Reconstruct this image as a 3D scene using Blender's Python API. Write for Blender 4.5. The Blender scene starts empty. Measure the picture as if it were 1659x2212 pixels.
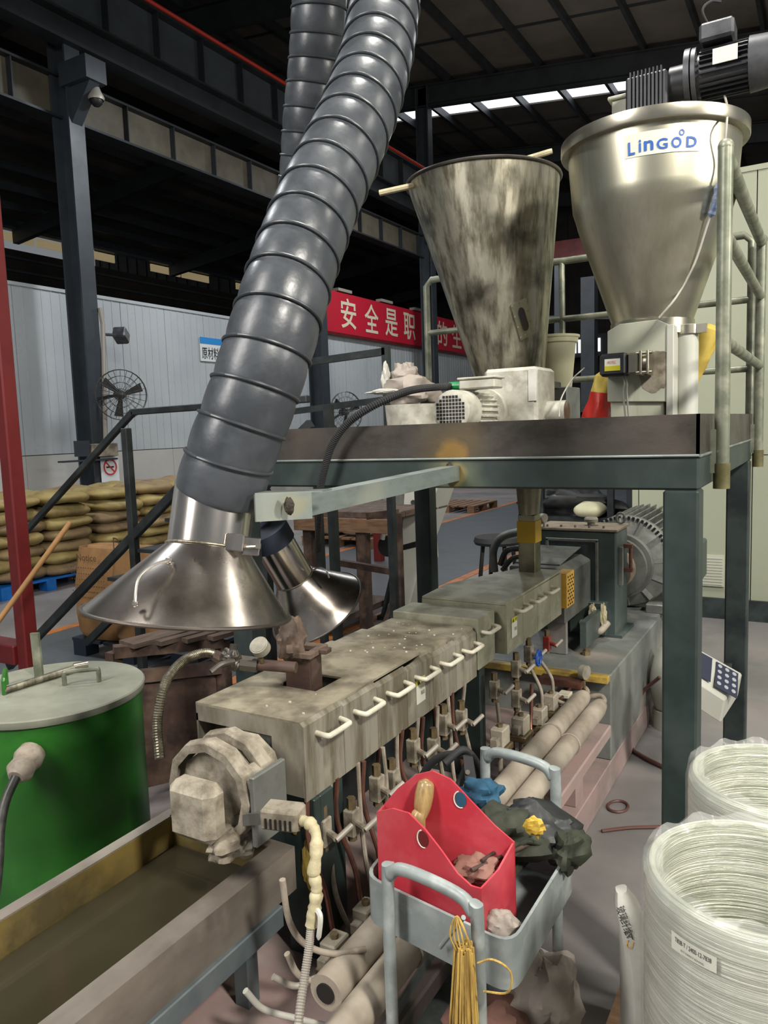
import bpy, bmesh, math, random
from mathutils import Vector, Matrix, noise
random.seed(7)
S = bpy.context.scene
C = S.collection
# ---------------------------------------------------------------- camera
FPX, CX, CY, EYE = 1650.0, 829.5, 1106.0, 1.65
def _n(a): return Vector(a).normalized()
_Y = _n((1790-CX, CY-895, -FPX)); _X = -_n((-2019-CX, CY-1027, -FPX))
_X = (_X-_Y*_X.dot(_Y)).normalized(); _Z = _X.cross(_Y)
ROT = Matrix((_X, _Y, _Z))
CAM = Vector((0, 0, EYE))
cd = bpy.data.cameras.new('camera'); cam = bpy.data.objects.new('camera', cd); C.objects.link(cam)
cd.sensor_fit = 'VERTICAL'; cd.sensor_height = 24.0; cd.lens = FPX/2212*24.0; cd.clip_start = .02; cd.clip_end = 300
cam.matrix_world = Matrix.Translation(CAM) @ ROT.to_4x4()
S.camera = cam
# surveying helpers: where a sight line of the photograph meets a real plane of the hall
FW = ROT @ Vector((0, 0, -1))
def ray(px, py): return (ROT @ Vector((px-CX, CY-py, -FPX))).normalized()
def atx(px, py, x): d = ray(px, py); return CAM+d*(x/d.x)
def aty(px, py, y): d = ray(px, py); return CAM+d*(y/d.y)
def atz(px, py, z): d = ray(px, py); return CAM+d*((z-EYE)/d.z)
def atd(px, py, k): d = ray(px, py); return CAM+d*(k/d.dot(FW))
# ---------------------------------------------------------------- world, lamps, exposure
w = bpy.data.worlds.new('hall_ambient'); S.world = w; w.use_nodes = True
w.node_tree.nodes['Background'].inputs[0].default_value = (.75, .8, .85, 1)
w.node_tree.nodes['Background'].inputs[1].default_value = .22
def lamp(loc, power, size, aim, col=(1, .96, .88), sy=None):
    l = bpy.data.lights.new('hall_lamp_or_fill', 'AREA'); l.energy = power; l.color = col
    l.shape = 'RECTANGLE'; l.size = size; l.size_y = sy or size
    o = bpy.data.objects.new('hall_lamp_or_fill', l); C.objects.link(o); o.location = loc
    o.rotation_euler = (Vector(aim)-Vector(loc)).to_track_quat('-Z', 'Y').to_euler()
    return o
lamp((3.4, -.6, 5.2), 430, .6, (-.6, 2.6, 1), (1, .95, .86))
lamp((-2.6, -2.2, 4.6), 260, .9, (-1.3, 2.2, .8), (1, .96, .92), 3.2)  # added soft strip behind the camera, gives the hood its highlight
lamp((-1.0, 3.2, 7.6), 260, .6, (-1.0, 3.6, 0), (1, .97, .9), 1.8)
lamp((4.6, 2.2, 3.4), 150, .5, (-1.1, 3.1, .8), (1, .95, .87))
lamp((3.0, 4.6, 6.5), 90, .6, (0, 6.7, 1), (1, .96, .86))
for L in ((-7.5, 3.0, 7.6), (-7.5, 10.5, 7.6), (-7.5, 18.0, 7.6)):
    lamp(L, 250, .8, (L[0]-2.0, L[1]+.5, 0), (.93, .97, 1))
lamp((-2, 14.0, 8), 70, .8, (-3, 14, 0), (.95, .97, 1))
lamp((-3, 16.0, 6), 170, 1.5, (-5, 19, 12), (1, .9, .78))  # up-light added to brighten the roof from below
vs = S.view_settings; vs.view_transform = 'Standard'; vs.look = 'None'; vs.gamma = 1; vs.exposure = 0.10
vs.use_curve_mapping = False
# ---------------------------------------------------------------- materials
def lin(c):
    if isinstance(c, str): c = tuple(int(c[i:i+2], 16)/255 for i in (0, 2, 4))
    return tuple((v/12.92 if v <= .04045 else ((v+.055)/1.055)**2.4) for v in c)
def mat(name, c1, rough=.5, metal=0, c2=None, sc=6, st=(1, 1, 1), bump=0, lo=.42, hi=.62, c3=None, sc3=2.2, lo3=.52, hi3=.7, alpha=1, emit=0, rv=.12, bsc=None, coat=0):
    m = bpy.data.materials.new(name); m.use_nodes = True; nt = m.node_tree; N = nt.nodes; K = nt.links
    b = N['Principled BSDF']; c1 = lin(c1); b.inputs['Base Color'].default_value = (*c1, 1)
    b.inputs['Roughness'].default_value = rough; b.inputs['Metallic'].default_value = metal
    if coat: b.inputs['Coat Weight'].default_value = coat; b.inputs['Coat Roughness'].default_value = .12
    if alpha < 1: b.inputs['Alpha'].default_value = alpha
    if emit: b.inputs['Emission Color'].default_value = (*c1, 1); b.inputs['Emission Strength'].default_value = emit
    if c2 or bump:
        tc = N.new('ShaderNodeTexCoord'); mp = N.new('ShaderNodeMapping'); K.new(tc.outputs['Object'], mp.inputs[0])
        mp.inputs['Scale'].default_value = st
        no = N.new('ShaderNodeTexNoise'); no.inputs['Scale'].default_value = sc; no.inputs['Detail'].default_value = 6; no.inputs['Roughness'].default_value = .62
        K.new(mp.outputs[0], no.inputs[0])
    if c2:
        mr = N.new('ShaderNodeMapRange'); mr.inputs[1].default_value = lo; mr.inputs[2].default_value = hi; K.new(no.outputs[0], mr.inputs[0])
        mx = N.new('ShaderNodeMix'); mx.data_type = 'RGBA'; K.new(mr.outputs[0], mx.inputs[0])
        mx.inputs[6].default_value = (*c1, 1); mx.inputs[7].default_value = (*lin(c2), 1); out = mx.outputs[2]
        if c3:
            n3 = N.new('ShaderNodeTexNoise'); n3.inputs['Scale'].default_value = sc3; n3.inputs['Detail'].default_value = 5; K.new(tc.outputs['Object'], n3.inputs[0])
            m3 = N.new('ShaderNodeMapRange'); m3.inputs[1].default_value = lo3; m3.inputs[2].default_value = hi3; K.new(n3.outputs[0], m3.inputs[0])
            x3 = N.new('ShaderNodeMix'); x3.data_type = 'RGBA'; K.new(m3.outputs[0], x3.inputs[0]); K.new(out, x3.inputs[6]); x3.inputs[7].default_value = (*lin(c3), 1); out = x3.outputs[2]
        K.new(out, b.inputs['Base Color'])
        r2 = N.new('ShaderNodeMapRange'); r2.inputs[3].default_value = max(.03, rough-rv); r2.inputs[4].default_value = min(1, rough+rv); K.new(no.outputs[0], r2.inputs[0]); K.new(r2.outputs[0], b.inputs['Roughness'])
    if bump:
        bn = no
        if bsc:
            bn = N.new('ShaderNodeTexNoise'); bn.inputs['Scale'].default_value = bsc; bn.inputs['Detail'].default_value = 4; K.new(mp.outputs[0], bn.inputs[0])
        bp = N.new('ShaderNodeBump'); bp.inputs['Strength'].default_value = bump; bp.inputs['Distance'].default_value = .01
        K.new(bn.outputs[0], bp.inputs['Height']); K.new(bp.outputs[0], b.inputs['Normal'])
    return m
M = {}
def add(k, *a, **kw): M[k] = mat(k, *a, **kw)
add('hose_grey', '383c41', .36, 0, '474b50', 9, rv=.1, bump=.15, bsc=20, c3='565a5e', lo3=.6, hi3=.8)
add('hose_rib', '33383c', .38)
add('navy_hose', '2b3140', .6)
add('polished', 'c6bfb8', .27, 1, 'a29a92', 6, c3='6f6860', sc3=5, lo3=.5, hi3=.66, rv=.08)
add('polished_neck', 'd0cac3', .2, 1, '968e86', 5, st=(1, 1, .3), rv=.06)
add('hood_wire', 'c9c6c0', .3, 1)
add('brushed', 'c4c1ae', .36, 1, 'b3b09b', 4, st=(6, 6, .25), rv=.08, c3='9c998a', sc3=3, lo3=.55, hi3=.8)
add('rim_steel', 'bdb8a8', .32, 1, 'a29d8b', 9)
add('old_steel', 'b5b09d', .42, .9, '6a6556', 5, st=(5, 5, .7), c3='3d3a31', sc3=6, lo3=.5, hi3=.72, rv=.12)
add('duct_steel', '8a8672', .42, 1, '6a6654', 6)
add('dark_plate', '57534d', .45, .7, '403c37', 5, st=(1.2, 1.2, 2), c3='6a5f58', sc3=3, bump=.1)
add('green_steel', '25312f', .48, .1, '2d3937', 8, c3='424c48', sc3=5, lo3=.6, hi3=.9, bump=.05)
add('green_dark', '1d2526', .5, .1, '303a39', 6)
add('bare_steel', '8f9a96', .42, .6, '77817d', 6, st=(1, 1, 3), c3='a5aaa0', sc3=4)
add('pipe_green', '7c8070', .42, .3, '5f6453', 12, c3='a09f8c', sc3=14, lo3=.5, hi3=.75)
add('dirty_cover', '9c9480', .6, .25, '6a6353', 6, c3='524a3e', sc3=9, lo3=.52, hi3=.75, bump=.25, bsc=25)
add('cover_side', '959083', .55, .3, '67604f', 7, st=(1, 2.5, .35), c3='9a9482', sc3=12, lo3=.58, hi3=.75, bump=.15, bsc=25)
add('cover_clean', 'aaa993', .48, .3, '757560', 5, c3='9c9b84', sc3=5, bump=.06)
add('handle_white', 'd0ccba', .4, 0, 'bcb7a4', 20)
add('dusty_block', '9a9282', .75, 0, '6b6354', 18, c3='5a5245', sc3=12, bump=.4)
add('brass_dust', '8a7a5c', .5, .6, '5f543f', 14)
add('copper', '94685a', .4, .8, '6e5148', 14)
add('dusty_tube', '9b9183', .6, 0, '7a7063', 20)
add('base_paint', 'a08e89', .55, 0, '75706c', 3, c3='a08783', sc3=2.5, lo3=.45, hi3=.65, bump=.15, bsc=30)
add('block_paint', '7f837f', .5, .2, '666a67', 4, c3='a0968e', sc3=3, bump=.15, bsc=24)
add('gear_green', '3a4645', .42, .1, '4a5553', 6, c3='7a7a72', sc3=5, lo3=.6, hi3=.85)
add('cast_grey', '767873', .5, .4, '5d5f5b', 9, bump=.15)
add('dusty_top', '8a7d6c', .7, 0, '6f6455', 9)
add('header_pipe', '9d9385', .55, 0, '857b6e', 6, c3='b3a99a', sc3=5, bump=.1)
add('motor_white', 'b7b5a8', .5, 0, '9a978a', 14, c3='c9c7ba', sc3=20)
add('motor_black', '24262a', .42, .3, '33353a', 8)
add('motor_grey', '55565a', .45, .5, '3a3b3f', 8)
add('black', '141414', .5)
add('rubber', '1d1e20', .7)
add('cream_paint', 'b4b6a4', .5, 0, 'a8ab98', 1.2)
add('wall_cream', '989c88', .55, 0, '929682', .6)
add('wall_white', 'aeb3b5', .28, 0, 'a5aaad', .7, bump=.03)
add('wall_low', 'b3b1ac', .5, 0, 'a9a7a2', .8)
add('seam', '7e8384', .6)
add('floor', '7d7a79', .42, 0, '6b6968', 1.3, c3='8f8382', sc3=.8, bump=.06, bsc=8, rv=.15)
add('floor_lane', '565b60', .38, 0, '4d5256', 1.5, rv=.12)
add('orange_paint', 'b06a34', .5, 0, '8f5a34', 8)
add('roof_sheet', '59554f', .6, 0, '4b4843', .7)
add('roof_steel', '2a2e31', .5, .2, '212427', 2)
add('column_paint', '33393f', .5, .1, '2b3035', 2)
add('crane_web', '434a50', .5, .2, '3a4046', 1.5)
add('crane_beige', '544e41', .6, 0, '464136', 2)
add('red_cable', 'b23020', .5)
add('daylight', (.95, .97, 1), .5, emit=1.6)
add('daylight_warm', (.72, .65, .5), .5, emit=.35)
add('banner_red', 'b0142c', .55)
add('banner_white', 'cfc3ab', .6)
add('wall_dark', '2b2825', .7, 0, '211f1d', 2)
add('sign_blue', '1d7fc4', .5); add('sign_white', 'cfd2d2', .5); add('ink', '1b1b1d', .6); add('sign_red', 'b93238', .5)
add('red_steel', '641b1b', .45, .1, '5a1517', 4, rv=.1)
add('rail_dark', '262c2d', .5, .3, '363c3c', 7)
add('kraft', '8f7c48', .75, 0, '74643e', 5, c3='a59560', sc3=3, bump=.5)
add('kraft_dusty', '85704f', .8, 0, '6f5d4a', 5, c3='9a855a', sc3=3, bump=.5)
add('kraft_brown', '9a7347', .75, 0, '87633c', 5, bump=.25)
add('kraft_ink', '5b4426', .7)
add('blue_plastic', '1266b4', .4, 0, '0f559a', 6)
add('navy_plastic', '19232f', .5)
add('wood', '7d5f45', .7, 0, '644a35', 8, st=(1, 6, 6), bump=.2)
add('wood_dark', '5b4b42', .75, 0, '44382f', 6, st=(6, 1, 6), bump=.2)
add('wood_handle', 'a3895a', .4, 0, '7d6640', 10, st=(6, 6, 1), coat=.4)
add('white_casing', 'b9bab0', .4, 0, 'b0b1a6', 2)
add('trolley_paint', '8f9796', .4, .1, '808887', 12, c3='a7adab', sc3=16, bump=.05)
add('red_plastic', 'b43440', .42, 0, 'c04c56', 6, rv=.1, coat=.2)
add('straw', 'c2a257', .6, 0, '8a6e35', 30, st=(3, 3, .3))
add('brown_cloth', '8a6458', .85, 0, '6f4f46', 8, bump=.3)
add('blue_cloth', '1f4d66', .85, 0, '173c52', 9, bump=.3)
add('black_bag', '1e1f20', .45, 0, '2e3030', 8, bump=.4)
add('olive_cloth', '34382a', .8, 0, '23261c', 12, bump=.4)
add('yellow_paper', 'c7a63f', .6, 0, 'a98a2c', 14)
add('yellow_tape', 'c9a227', .5); add('amber_guard', 'dcae4c', .5, 0, 'c99a3c', 10)
add('grime_yellow', 'b59a45', .5, 0, '7d6a3a', 12)
add('weld_black', '26221e', .6, .3, '4a4238', 60, bump=.6)
add('weld_halo', '8c6a3c', .5, .4, 'a58a5a', 10, st=(1, 1, 3))
add('white_plastic', 'd2cfae', .4, 0, 'c6c3a0', 3)
add('white_bag', 'c8c6be', .42, 0, 'b3b1a9', 6, bump=.3)
add('dust_bag', 'aaa096', .6, 0, '948a80', 7, bump=.5)
add('sack_yellow', 'c9b257', .6, 0, 'b79d45', 6, bump=.3)
add('sack_red', 'b3261c', .5)
add('thread', 'd3d6c6', .26, .35, 'a2a696', 3, st=(1.2, 1.2, 90), bump=.6, coat=.3, rv=.06, lo=.38, hi=.62, c3='b4b8a8', sc3=5)
add('rust_green', '6f6a48', .5, .2, '55502f', 14)
add('film', 'e6e8e4', .14, 0, 'd8dad6', 5, bump=.8, bsc=9, alpha=.16, coat=.6)
add('tank_green', '28681f', .35, 0, '20581a', 3, c3='194a16', sc3=2, rv=.1)
add('tank_lid', '8d8f80', .6, 0, '7a7c6e', 4, bump=.1)
add('trough_steel', '7b736a', .55, .3, '655d55', 5, st=(1, .4, 1), c3='8c857b', sc3=4, bump=.1)
add('trough_inner', '6e6038', .45, .1, '4c432a', 6, c3='8a743c', sc3=4, lo3=.5, hi3=.7, bump=.2)
add('channel_blue', '59656a', .45, .3, '6b7476', 6)
add('water', '3a3628', .08, 0, alpha=.75)
add('tape_cream', 'c7bd9a', .55, 0, 'aaa07e', 16, bump=.5)
add('conduit', '9a948a', .5, .2); add('conduit_dark', '3a3a38', .45, .3, '55544f', 20)
add('braid', '8c8674', .35, .9, '5a5546', 40)
add('rust_lump', '66564a', .8, 0, '43372e', 12, c3='7a5f4c', sc3=9, bump=.6)
add('brown_rust', '4b3830', .65, .2, '342824', 9, c3='6a5648', sc3=8, lo3=.5, hi3=.7, bump=.2)
add('gauge_white', '8f8b7e', .5, 0, '767265', 20)
add('handle_wire', 'a5a29a', .35, .8); add('blue_knob', '1f4b9a', .4, 0, 'c0c8d8', 30, lo=.6, hi=.66)
add('red_valve', '8e2f28', .45, 0, '6b2620', 12); add('green_plug', '0e8a4a', .4)
add('keypad_navy', '2b2f42', .4); add('key_grey', '9a9ea6', .5)
add('cable_brown', '5b3a33', .5); add('cable_white', 'a9a79e', .5)
add('logo_blue', '2558a8', .5); add('label_white', 'cfd0c2', .45); add('label_yellow', 'b9b428', .5)
add('glass_dark', '2c2622', .12, 0)
# ---------------------------------------------------------------- mesh builder
def frame(ax):
    ax = Vector(ax).normalized(); up = Vector((0, 0, 1)) if abs(ax.z) < .9 else Vector((1, 0, 0))
    u = up.cross(ax).normalized(); return u, ax.cross(u).normalized(), ax
class MB:
    def __init__(s): s.v = []; s.f = []
    def raw(s, v, f):
        b = len(s.v); s.v += [Vector(p) for p in v]; s.f += [tuple(b+i for i in q) for q in f]; return s
    def box(s, a, b):
        x0, y0, z0 = a; x1, y1, z1 = b
        return s.raw([(x0, y0, z0), (x1, y0, z0), (x1, y1, z0), (x0, y1, z0), (x0, y0, z1), (x1, y0, z1), (x1, y1, z1), (x0, y1, z1)],
                     [(0, 3, 2, 1), (4, 5, 6, 7), (0, 1, 5, 4), (1, 2, 6, 5), (2, 3, 7, 6), (3, 0, 4, 7)])
    def obox(s, c, sz, R=None):
        R = R or Matrix.Identity(3); c = Vector(c); h = Vector(sz)/2
        P = [c+R@Vector((x*h.x, y*h.y, z*h.z)) for z in (-1, 1) for (x, y) in ((-1, -1), (1, -1), (1, 1), (-1, 1))]
        return s.raw(P, [(0, 3, 2, 1), (4, 5, 6, 7), (0, 1, 5, 4), (1, 2, 6, 5), (2, 3, 7, 6), (3, 0, 4, 7)])
    def bar(s, a, b, w, h=None, up=(0, 0, 1)):
        a = Vector(a); b = Vector(b); z = (b-a); L = z.length; z.normalize(); h = h or w
        u = Vector(up).cross(z)
        if u.length < .01: u = Vector((1, 0, 0)).cross(z)
        u.normalize(); v = z.cross(u); R = Matrix((u, v, z)).transposed()
        return s.obox((a+b)/2, (w, h, L), R)
    def tube(s, pts, r, n=12, cap=True):
        pts = [Vector(p) for p in pts]; m = len(pts); rr = r if isinstance(r, (list, tuple)) else [r]*m
        t0 = (pts[1]-pts[0]).normalized(); u, v, _ = frame(t0); V = []; prev = t0
        for i, p in enumerate(pts):
            t = (pts[min(i+1, m-1)]-pts[max(i-1, 0)]).normalized()
            q = prev.rotation_difference(t); u = q@u; u = (u-t*u.dot(t)).normalized(); v = t.cross(u); prev = t
            V += [p+(u*math.cos(2*math.pi*k/n)+v*math.sin(2*math.pi*k/n))*rr[i] for k in range(n)]
        F = [(i*n+k, i*n+(k+1) % n, (i+1)*n+(k+1) % n, (i+1)*n+k) for i in range(m-1) for k in range(n)]
        if cap: F += [tuple(range(n-1, -1, -1)), tuple((m-1)*n+k for k in range(n))]
        return s.raw(V, F)
    def cyl(s, a, b, r, r2=None, n=20): return s.tube([a, b], [r, r if r2 is None else r2], n)
    def lathe(s, prof, o, ax=(0, 0, 1), n=40, a0=0, a1=2*math.pi):
        u, v, t = frame(ax); o = Vector(o); full = abs(a1-a0-2*math.pi) < 1e-6; k_ = n if full else n+1; V = []
        for (r, h) in prof:
            V += [o+t*h+(u*math.cos(a0+(a1-a0)*k/n)+v*math.sin(a0+(a1-a0)*k/n))*max(r, 1e-5) for k in range(k_)]
        F = [(i*k_+k, i*k_+(k+1) % k_, (i+1)*k_+(k+1) % k_, (i+1)*k_+k) for i in range(len(prof)-1) for k in range(n)]
        return s.raw(V, F)
    def loft(s, rings, n=48, caps=True):
        V = []
        for (c, r) in rings: V += [Vector(c)+Vector((r*math.cos(2*math.pi*k/n), r*math.sin(2*math.pi*k/n), 0)) for k in range(n)]
        F = [(i*n+k, i*n+(k+1) % n, (i+1)*n+(k+1) % n, (i+1)*n+k) for i in range(len(rings)-1) for k in range(n)]
        return s.raw(V, F)
    def prism(s, poly, d):
        d = Vector(d); n = len(poly); P = [Vector(p) for p in poly]
        return s.raw(P+[p+d for p in P], [tuple(range(n-1, -1, -1)), tuple(range(n, 2*n))]+[(i, (i+1) % n, n+(i+1) % n, n+i) for i in range(n)])
    def pillow(s, c, sz, R=None, nu=18, nv=12, sd=0, lump=.04, p=.45):
        rnd = random.Random(sd); R = R or Matrix.Identity(3); c = Vector(c); V = []
        ph = [rnd.random()*6 for _ in range(6)]
        sg = lambda a, e: math.copysign(abs(a)**e, a)
        for j in range(nv+1):
            la = -math.pi/2+math.pi*j/nv
            for i in range(nu):
                lo = 2*math.pi*i/nu
                x = sg(math.cos(la), p)*sg(math.cos(lo), p); y = sg(math.cos(la), p)*sg(math.sin(lo), p); z = sg(math.sin(la), .8)
                k = 1+lump*(math.sin(3*x+ph[0]+2*y)+math.sin(5*y+ph[1])*.7+math.sin(7*x-4*z+ph[2])*.5)
                z *= (1-.45*max(abs(x), abs(y))**3)
                V.append(c+R@Vector((x*sz[0]/2*(1+lump*.3*math.sin(4*y+ph[3])), y*sz[1]/2*(1+lump*.3*math.sin(4*x+ph[4])), z*sz[2]/2*k)))
        F = [(j*nu+i, j*nu+(i+1) % nu, (j+1)*nu+(i+1) % nu, (j+1)*nu+i) for j in range(nv) for i in range(nu)]
        return s.raw(V, F)
    def blob(s, c, sz, sd=0, amp=.18, nu=30, nv=20, R=None):
        if max(sz) < .05: nu, nv = 14, 9
        rnd = random.Random(sd); R = R or Matrix.Identity(3); ph = [(rnd.uniform(1.5, 5), rnd.uniform(1.5, 5), rnd.uniform(1.5, 5), rnd.random()*6) for _ in range(6)]
        c = Vector(c); V = []
        for j in range(nv+1):
            la = -math.pi/2+math.pi*j/nv
            for i in range(nu):
                lo = 2*math.pi*i/nu; q = Vector((math.cos(la)*math.cos(lo), math.cos(la)*math.sin(lo), math.sin(la)))
                o_ = Vector((sd*3.1, sd*1.7, 0)); k = 1+amp*(1.7*noise.noise(q*1.5+o_)+.9*noise.noise(q*3.2+o_)+.35*(1-2*abs(noise.noise(q*6.5+o_))))
                V.append(c+R@Vector((q.x*k*sz[0]/2, q.y*k*sz[1]/2, q.z*k*sz[2]/2)))
        return s.raw(V, [(j*nu+i, j*nu+(i+1) % nu, (j+1)*nu+(i+1) % nu, (j+1)*nu+i) for j in range(nv) for i in range(nu)])
    def build(s, name, m, parent=None, smooth=False, bevel=0, label=None, **kw):
        me = bpy.data.meshes.new(name)
        off = Vector((0, 0, 0)); q = parent
        while q is not None: off += q.location; q = q.parent
        me.from_pydata([tuple(p-off) for p in s.v], [], s.f); me.update()
        bm = bmesh.new(); bm.from_mesh(me); bmesh.ops.recalc_face_normals(bm, faces=bm.faces)
        if bevel: bmesh.ops.bevel(bm, geom=[e for e in bm.edges if len(e.link_faces) == 2 and e.calc_face_angle(0) > .6], offset=bevel, segments=1, affect='EDGES')
        bm.to_mesh(me); bm.free()
        if smooth:
            for p in me.polygons: p.use_smooth = True
            if smooth is not True: me.set_sharp_from_angle(angle=smooth)
            else: me.set_sharp_from_angle(angle=.75)
        me.materials.append(M[m]); o = bpy.data.objects.new(name, me); C.objects.link(o); o.parent = parent
        if label: o['label'] = label
        for k, v in kw.items(): o[k] = v
        return o
def thing(name, loc, label, cat, group=None):
    o = bpy.data.objects.new(name, None); C.objects.link(o); o.location = loc; o.empty_display_size = .05
    o['label'] = label; o['category'] = cat
    if group: o['group'] = group
    return o
def solo(mb, name, m, label, cat, group=None, **kw):
    o = mb.build(name, m, None, **kw); o['label'] = label; o['category'] = cat
    if group: o['group'] = group
    return o
def struct(name, loc=(0, 0, 0)):
    o = bpy.data.objects.new(name, None); C.objects.link(o); o.location = loc; o['kind'] = 'structure'; return o
def kids(o): return [c for c in bpy.data.objects if c.parent == o]
def dup(o, loc, rz=None, label=None, group=None):
    r = o.copy(); C.objects.link(r); r.location = loc
    if rz is not None: r.rotation_euler = (0, 0, rz)
    if label: r['label'] = label
    if group: r['group'] = group
    for ch in kids(o):
        c = ch.copy(); C.objects.link(c); c.parent = r
        for g in kids(ch):
            d = g.copy(); C.objects.link(d); d.parent = c
    return r
def smoothpath(pts, k=6):
    pts = [Vector(p) for p in pts]; out = []
    P = [pts[0]*2-pts[1]]+pts+[pts[-1]*2-pts[-2]]
    for i in range(1, len(P)-2):
        for j in range(k):
            t = j/k; a, b, c, d = P[i-1:i+3]
            out.append(.5*((2*b)+(c-a)*t+(2*a-5*b+4*c-d)*t*t+(3*b-a-3*c+d)*t**3))
    out.append(pts[-1]); return out
def textmesh(name, body, f, m, parent, height=1, width=None, depth=.002, bold=0, **kw):
    cu = bpy.data.curves.new('t', 'FONT'); cu.body = body; cu.size = 1; cu.align_x = 'CENTER'; cu.align_y = 'CENTER'; cu.offset = bold; cu.resolution_u = 3
    o = bpy.data.objects.new('t', cu); C.objects.link(o); dg = bpy.context.evaluated_depsgraph_get(); dg.update()
    me = o.evaluated_get(dg).to_mesh(); V = [v.co.copy() for v in me.vertices]; F = [tuple(p.vertices) for p in me.polygons]
    o.evaluated_get(dg).to_mesh_clear(); bpy.data.objects.remove(o)
    if not V: return None
    x0 = min(v.x for v in V); x1 = max(v.x for v in V); y0 = min(v.y for v in V); y1 = max(v.y for v in V)
    sy = height/(y1-y0); sx = (width/(x1-x0)) if width else sy
    mb = MB(); mb.raw([f((v.x-(x0+x1)/2)*sx, (v.y-(y0+y1)/2)*sy, depth) for v in V], F)
    return mb.build(name, m, parent, **kw)
def plane_map(c, u, v):
    c = Vector(c); u = Vector(u).normalized(); v = Vector(v).normalized(); n = u.cross(v)
    return lambda a, b, d: c+u*a+v*b+n*d

def decal(name, body, px, py, height, width, rot, target, m, parent, off=.003):
    """flat print on a curved surface: the letters are laid onto the target mesh"""
    from mathutils.bvhtree import BVHTree
    ob = target; bpy.context.view_layer.update(); mw = ob.matrix_world
    bv = BVHTree.FromPolygons([mw@v.co for v in ob.data.vertices], [tuple(p.vertices) for p in ob.data.polygons])
    d = ray(px, py); h = bv.ray_cast(CAM, d)
    if h[0] is None: print('decal missed', name, body); return None
    k = (h[0]-CAM).dot(FW)
    c_, s_ = math.cos(rot), math.sin(rot)
    def f(u, v, dd):
        x, y = (c_*u-s_*v)*FPX/k, (s_*u+c_*v)*FPX/k
        r = ray(px+x, py-y); q = bv.ray_cast(CAM, r)
        return (q[0] if q[0] is not None else h[0]) - r*off
    return textmesh(name, body, f, m, parent, height, width)
def spot(base, name, centre, radii, col, col2=None):
    """copy of a material with a heat stain round a weld"""
    m = M[base].copy(); m.name = name; M[name] = m; nt = m.node_tree; N = nt.nodes; K = nt.links; b = N['Principled BSDF']
    src = b.inputs['Base Color'].links[0].from_socket
    tc = N.new('ShaderNodeTexCoord'); mp = N.new('ShaderNodeMapping'); mp.vector_type = 'TEXTURE'; mp.inputs['Location'].default_value = centre; mp.inputs['Scale'].default_value = radii
    K.new(tc.outputs['Object'], mp.inputs[0])
    L = N.new('ShaderNodeVectorMath'); L.operation = 'LENGTH'; K.new(mp.outputs[0], L.inputs[0])
    no = N.new('ShaderNodeTexNoise'); no.inputs['Scale'].default_value = 9; K.new(tc.outputs['Object'], no.inputs[0])
    ad = N.new('ShaderNodeMath'); ad.operation = 'ADD'; K.new(L.outputs['Value'], ad.inputs[0]); K.new(no.outputs[0], ad.inputs[1])
    for (lo, hi, c) in ((1.5, .8, col), (.85, .65, col2 or col)):
        r = N.new('ShaderNodeMapRange'); r.inputs[1].default_value = hi; r.inputs[2].default_value = lo; r.inputs[3].default_value = .85; r.inputs[4].default_value = 0; K.new(ad.outputs[0], r.inputs[0])
        x = N.new('ShaderNodeMix'); x.data_type = 'RGBA'; K.new(r.outputs[0], x.inputs[0]); K.new(src, x.inputs[6]); x.inputs[7].default_value = (*lin(c), 1); src = x.outputs[2]
    K.new(src, b.inputs['Base Color'])
add('splice_blue', '5c7096', .5, 0, '8d97a8', 30)
add('handle_dusty', 'a8a08f', .6, 0, '8f8778', 18)
V3 = Vector
# ================================================================ SETTING
fl = MB().box((-45, -6, -.1), (9, 45, 0)).build('floor', 'floor'); fl['kind'] = 'structure'
lane = MB().box((-5.75, -2, .0), (-3.5, 33, .003)).build('floor_lane', 'floor_lane', fl)
for x in (-3.49, -5.86): MB().box((x, -2, .0), (x+.11, 33, .005)).build('floor_stripe', 'orange_paint', fl)
# left partition of upright sandwich panels
WX = -12.0
wl = struct('wall_left', (WX, 4, 0))
y = -2.0
pan = None
while y < 33:
    o = MB().box((WX-.06, y+.006, 1.42), (WX, y+1.144, 4.31))
    for k in range(1, 6): o.box((WX-.001, y+k*.19-.012, 1.42), (WX+.008, y+k*.19+.012, 4.3))
    o.build('panel', 'wall_white', wl)
    MB().box((WX-.06, y+.004, 0), (WX+.005, y+1.146, 1.405)).build('lower_panel', 'wall_low', wl)
    y += 1.15
MB().box((WX-.09, -2, 0), (WX-.055, 33, 4.3)).build('backing', 'seam', wl)
MB().box((WX-.09, -2, 4.3), (WX+.03, 33, 4.36)).build('capping', 'wall_white', wl)
# cream room at the right rear
wr = struct('wall_right', (-1.45, 6.75, 0))
for (a, b) in ((-1.45, -1.40), (-1.392, -.52), (-.512, .45), (.458, 1.4), (1.41, 2.6), (2.61, 4.2)):
    MB().box((a, 6.75, .17), (b, 6.80, 1.345)).build('lower_panel', 'wall_cream', wr)
    MB().box((a, 6.75, 1.352), (b, 6.80, 3.55)).build('panel', 'wall_cream', wr)
MB().box((-1.44, 6.79, .17), (4.2, 9.5, 3.53)).build('core', 'seam', wr)
MB().box((-1.46, 6.74, 3.53), (4.2, 9.52, 3.57)).build('roof_edge', 'wall_cream', wr)
bb = MB().box((-1.45, 6.72, 0), (4.2, 6.8, .17)).build('baseboard_right', 'green_dark'); bb['kind'] = 'structure'
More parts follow.
